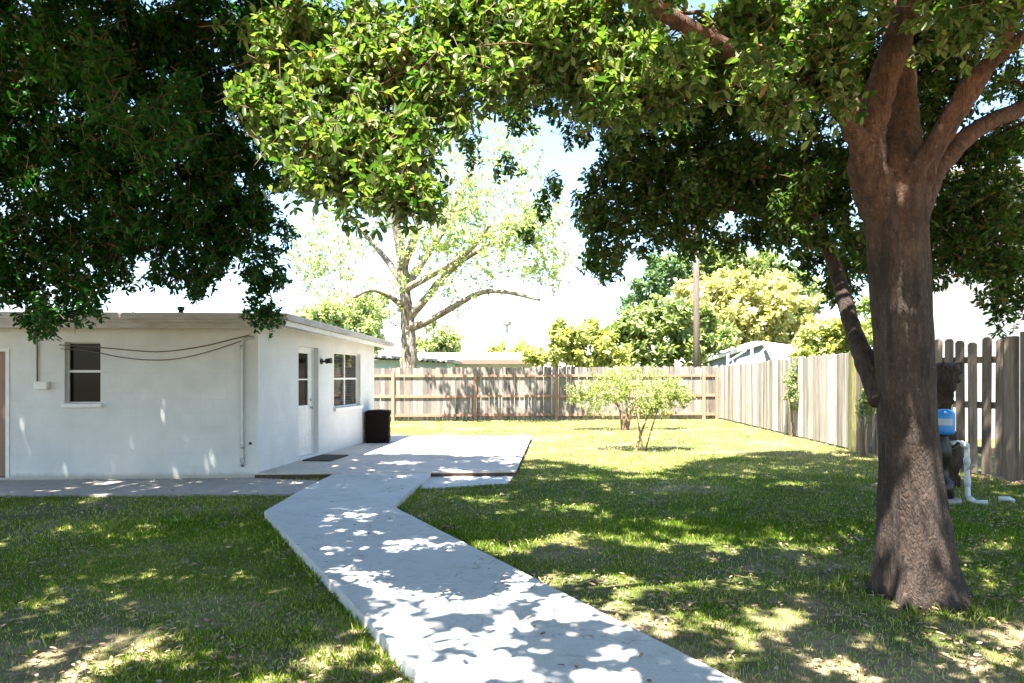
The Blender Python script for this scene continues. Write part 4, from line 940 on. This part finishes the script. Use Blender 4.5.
mb = MB(); mb.tube([P(967,470,PY-.03), P(972,466,PY-.07), P(974.5,466,PY-.08)], [.012,.016,.02], 8); mb.build('valve_handle', M['greymetal'], pp)
mb = MB(); e0 = P(999,501,PY); mb.tube([(e0[0],PY,.045),(e0[0]+.11,PY-.03,.045),(e0[0]+.14,PY-.03,.03),(e0[0]+.14,PY-.03,-.03)], .030, 12); tag(mb.build('pipe_stub', M['pvc'], None, True), "short white plastic pipe elbow lying in the grass by the fence", "pipe")

# ------------------------------------------------------------------ grass and leaf litter
def inside(pts, poly):
    x, y = pts[:,0], pts[:,1]; r = np.zeros(len(pts), bool); n = len(poly); j = n-1
    for i in range(n):
        xi, yi = poly[i]; xj, yj = poly[j]
        c = ((yi > y) != (yj > y)) & (x < (xj-xi)*(y-yi)/(yj-yi+1e-12)+xi); r ^= c; j = i
    return r
house_poly = [(-12.6,9.9),(-3.8,10.5),(-3.1,15.9),(-12.6,15.9)]
def free(p): 
    m = np.ones(len(p), bool)
    for q in (path_poly, patio_poly, pad_poly, walk_poly, house_poly): m &= ~inside(p, q)
    return m
def scatter(n, y0, y1, mx=.82, pw=1.0, r=rng):
    y = y0 + (y1-y0)*r.random(n)**pw; x = (r.random(n)*2-1)*(mx*y+.6); return np.stack([x,y],1)
def blades(p, hgt, wid, dry):  # dry also carries the painted sunlit tone of the far lawn
    n = len(p); an = rng.random(n)*2*math.pi; lean = rng.uniform(.15,.95,n); a2 = rng.random(n)*2*math.pi
    hh = hgt*rng.uniform(.5,1.35,n); ww = wid*rng.uniform(.7,1.3,n)
    b = np.column_stack([p, np.full(n,-.004)]); s = np.column_stack([np.cos(an),np.sin(an),np.zeros(n)])*ww[:,None]*.5
    t = b + np.column_stack([np.cos(a2)*lean*hh, np.sin(a2)*lean*hh, hh*np.sqrt(1-.6*lean**2)])
    mid = b*.5+t*.5 + np.column_stack([np.zeros(n),np.zeros(n),hh*.14])
    V = np.stack([b-s,b+s,mid+s*.8,t,mid-s*.8],1).reshape(-1,3); off=(np.arange(n)*5)[:,None]
    return V, off+np.arange(5)[None,:], dry
def grass(nm, n, y0, y1, h, wd, pw):
    p = scatter(n, y0, y1, pw=pw); p = p[free(p)]
    p = p[(p[:,0] < 7.3)]
    g1 = grid_noise(p,.55,1)*.5+grid_noise(p,1.3,2)*.3+grid_noise(p,3.1,3)*.2
    near = np.clip((5.6-p[:,1])/2.2,0,1); right = np.clip((p[:,0]-.2)/1.2,0,1)
    bare = g1 + near*(.08+.05*right) - .02
    trunkd = np.hypot(p[:,0]-TB[0], p[:,1]-TB[1]); bare += np.clip(.9-trunkd,0,.4)*.3*(trunkd > .55)
    keep = rng.random(len(p)) < np.clip(1.25-np.clip((bare-.5)/.2,0,1)*1.05,0,1)
    p = p[keep]; bare = bare[keep]
    v = np.clip(.42+rng.normal(0,.17,len(p))+(bare-.45)*.75,0,1); v = np.where(rng.random(len(p)) < .05, rng.uniform(.85,1,len(p)), v)
    v = np.clip(v + np.clip((p[:,1]-9.5)/4,0,1)*.5,0,1)  # far blades coloured paler to stand for the sunlit band of lawn
    return blades(p, h*(.75+.5*grid_noise(p,.9,5)), wd, v)
def tufts(n, y0, y1, per, h, wd):
    c = scatter(n, y0, y1, pw=1.1); c = c[grid_noise(c,.8,11) > .45]
    e = []                                            # ragged edges along the path
    for a, b in ((L1,Lx),(R1,Rx),(R1,R2)):
        for _ in range(90):
            t = rng.random(); q = np.array(a)+(np.array(b)-np.array(a))*t+rng.normal(0,.05,2); e.append(q)
    for _ in range(70):
        an = rng.random()*2*math.pi; e.append(TB[:2]+np.array([math.cos(an),math.sin(an)])*rng.uniform(.36,.6))
    c = np.concatenate([c, np.array(e)]); p = np.repeat(c, per, 0)+rng.normal(0,.022,(len(c)*per,2))
    p = p[free(p) & (np.hypot(p[:,0]-TB[0],p[:,1]-TB[1]) > .34)]
    v = np.clip(np.clip(.5+rng.normal(0,.2,len(p)),0,.8)+(rng.random(len(p))<.06)*.3,0,1)
    return blades(p, h*(.6+.8*grid_noise(p,1.7,4)), wd, v)
parts = [tufts(900, 3.0, 10, 12, .062, .0055), grass('a', 300000, 3.0, 7.5, .030, .0048, 1.15), grass('b', 190000, 6.5, 13.5, .036, .008, 1.0), grass('c', 80000, 12.5, 25, .04, .016, .9)]
V=[];Fc=[];va=[];b=0
for v,f,a_ in parts: V.append(v); Fc.append(f+b); va.append(a_); b+=len(v)
gr = np_mesh('grass', np.concatenate(V), np.concatenate(Fc), np.concatenate(va), M['grass'], facelen=5)
stuff(gr, "short patchy green lawn grass", "grass")
p = scatter(2600, 3.0, 13, pw=1.2)
cc = scatter(420, 3.2, 11, pw=1.25); cc = cc[(grid_noise(cc,.6,8) > .42) | (rng.random(len(cc)) < .25)]
cc = np.concatenate([cc, TB[:2]+rng.normal(0,.75,(40,2)), np.column_stack([np.linspace(6.7,7.5,30), np.linspace(11.2,10.0,30)])+rng.normal(0,.12,(30,2))+np.array([-.25,-.1])])
q = np.repeat(cc, 16, 0); q = q + rng.normal(0,1,(len(q),2))*np.repeat(rng.uniform(.06,.2,len(cc)),16)[:,None]
p = np.concatenate([p, q]); p = p[~inside(p, house_poly)]
onc = [(path_poly,PZ),(patio_poly,PTZ),(pad_poly,.018),(walk_poly,.03)]; z = np.full(len(p), .026)+rng.uniform(-.012,.014,len(p)); con = np.zeros(len(p),bool)
for q, zz in onc:
    m_ = inside(p,q); z[m_] = zz+.006; con |= m_
kp = ~con | (rng.random(len(p)) < .10); p, z = p[kp], z[kp]; n_=len(p)
an = rng.random(n_)*2*math.pi; d = unit(np.column_stack([np.cos(an),np.sin(an),rng.normal(0,.12,n_)]))
V, Fq = leaves(np.column_stack([p,z]), d, rng.uniform(.03,.06,n_), rng.uniform(.012,.022,n_), up_j=.25, fold=.2, droop=-.04)
lt = np_mesh('leaf_litter', V, Fq, np.repeat(rng.random(n_),2), M['litter']); stuff(lt, "dry brown fallen leaves scattered over the lawn", "leaves")
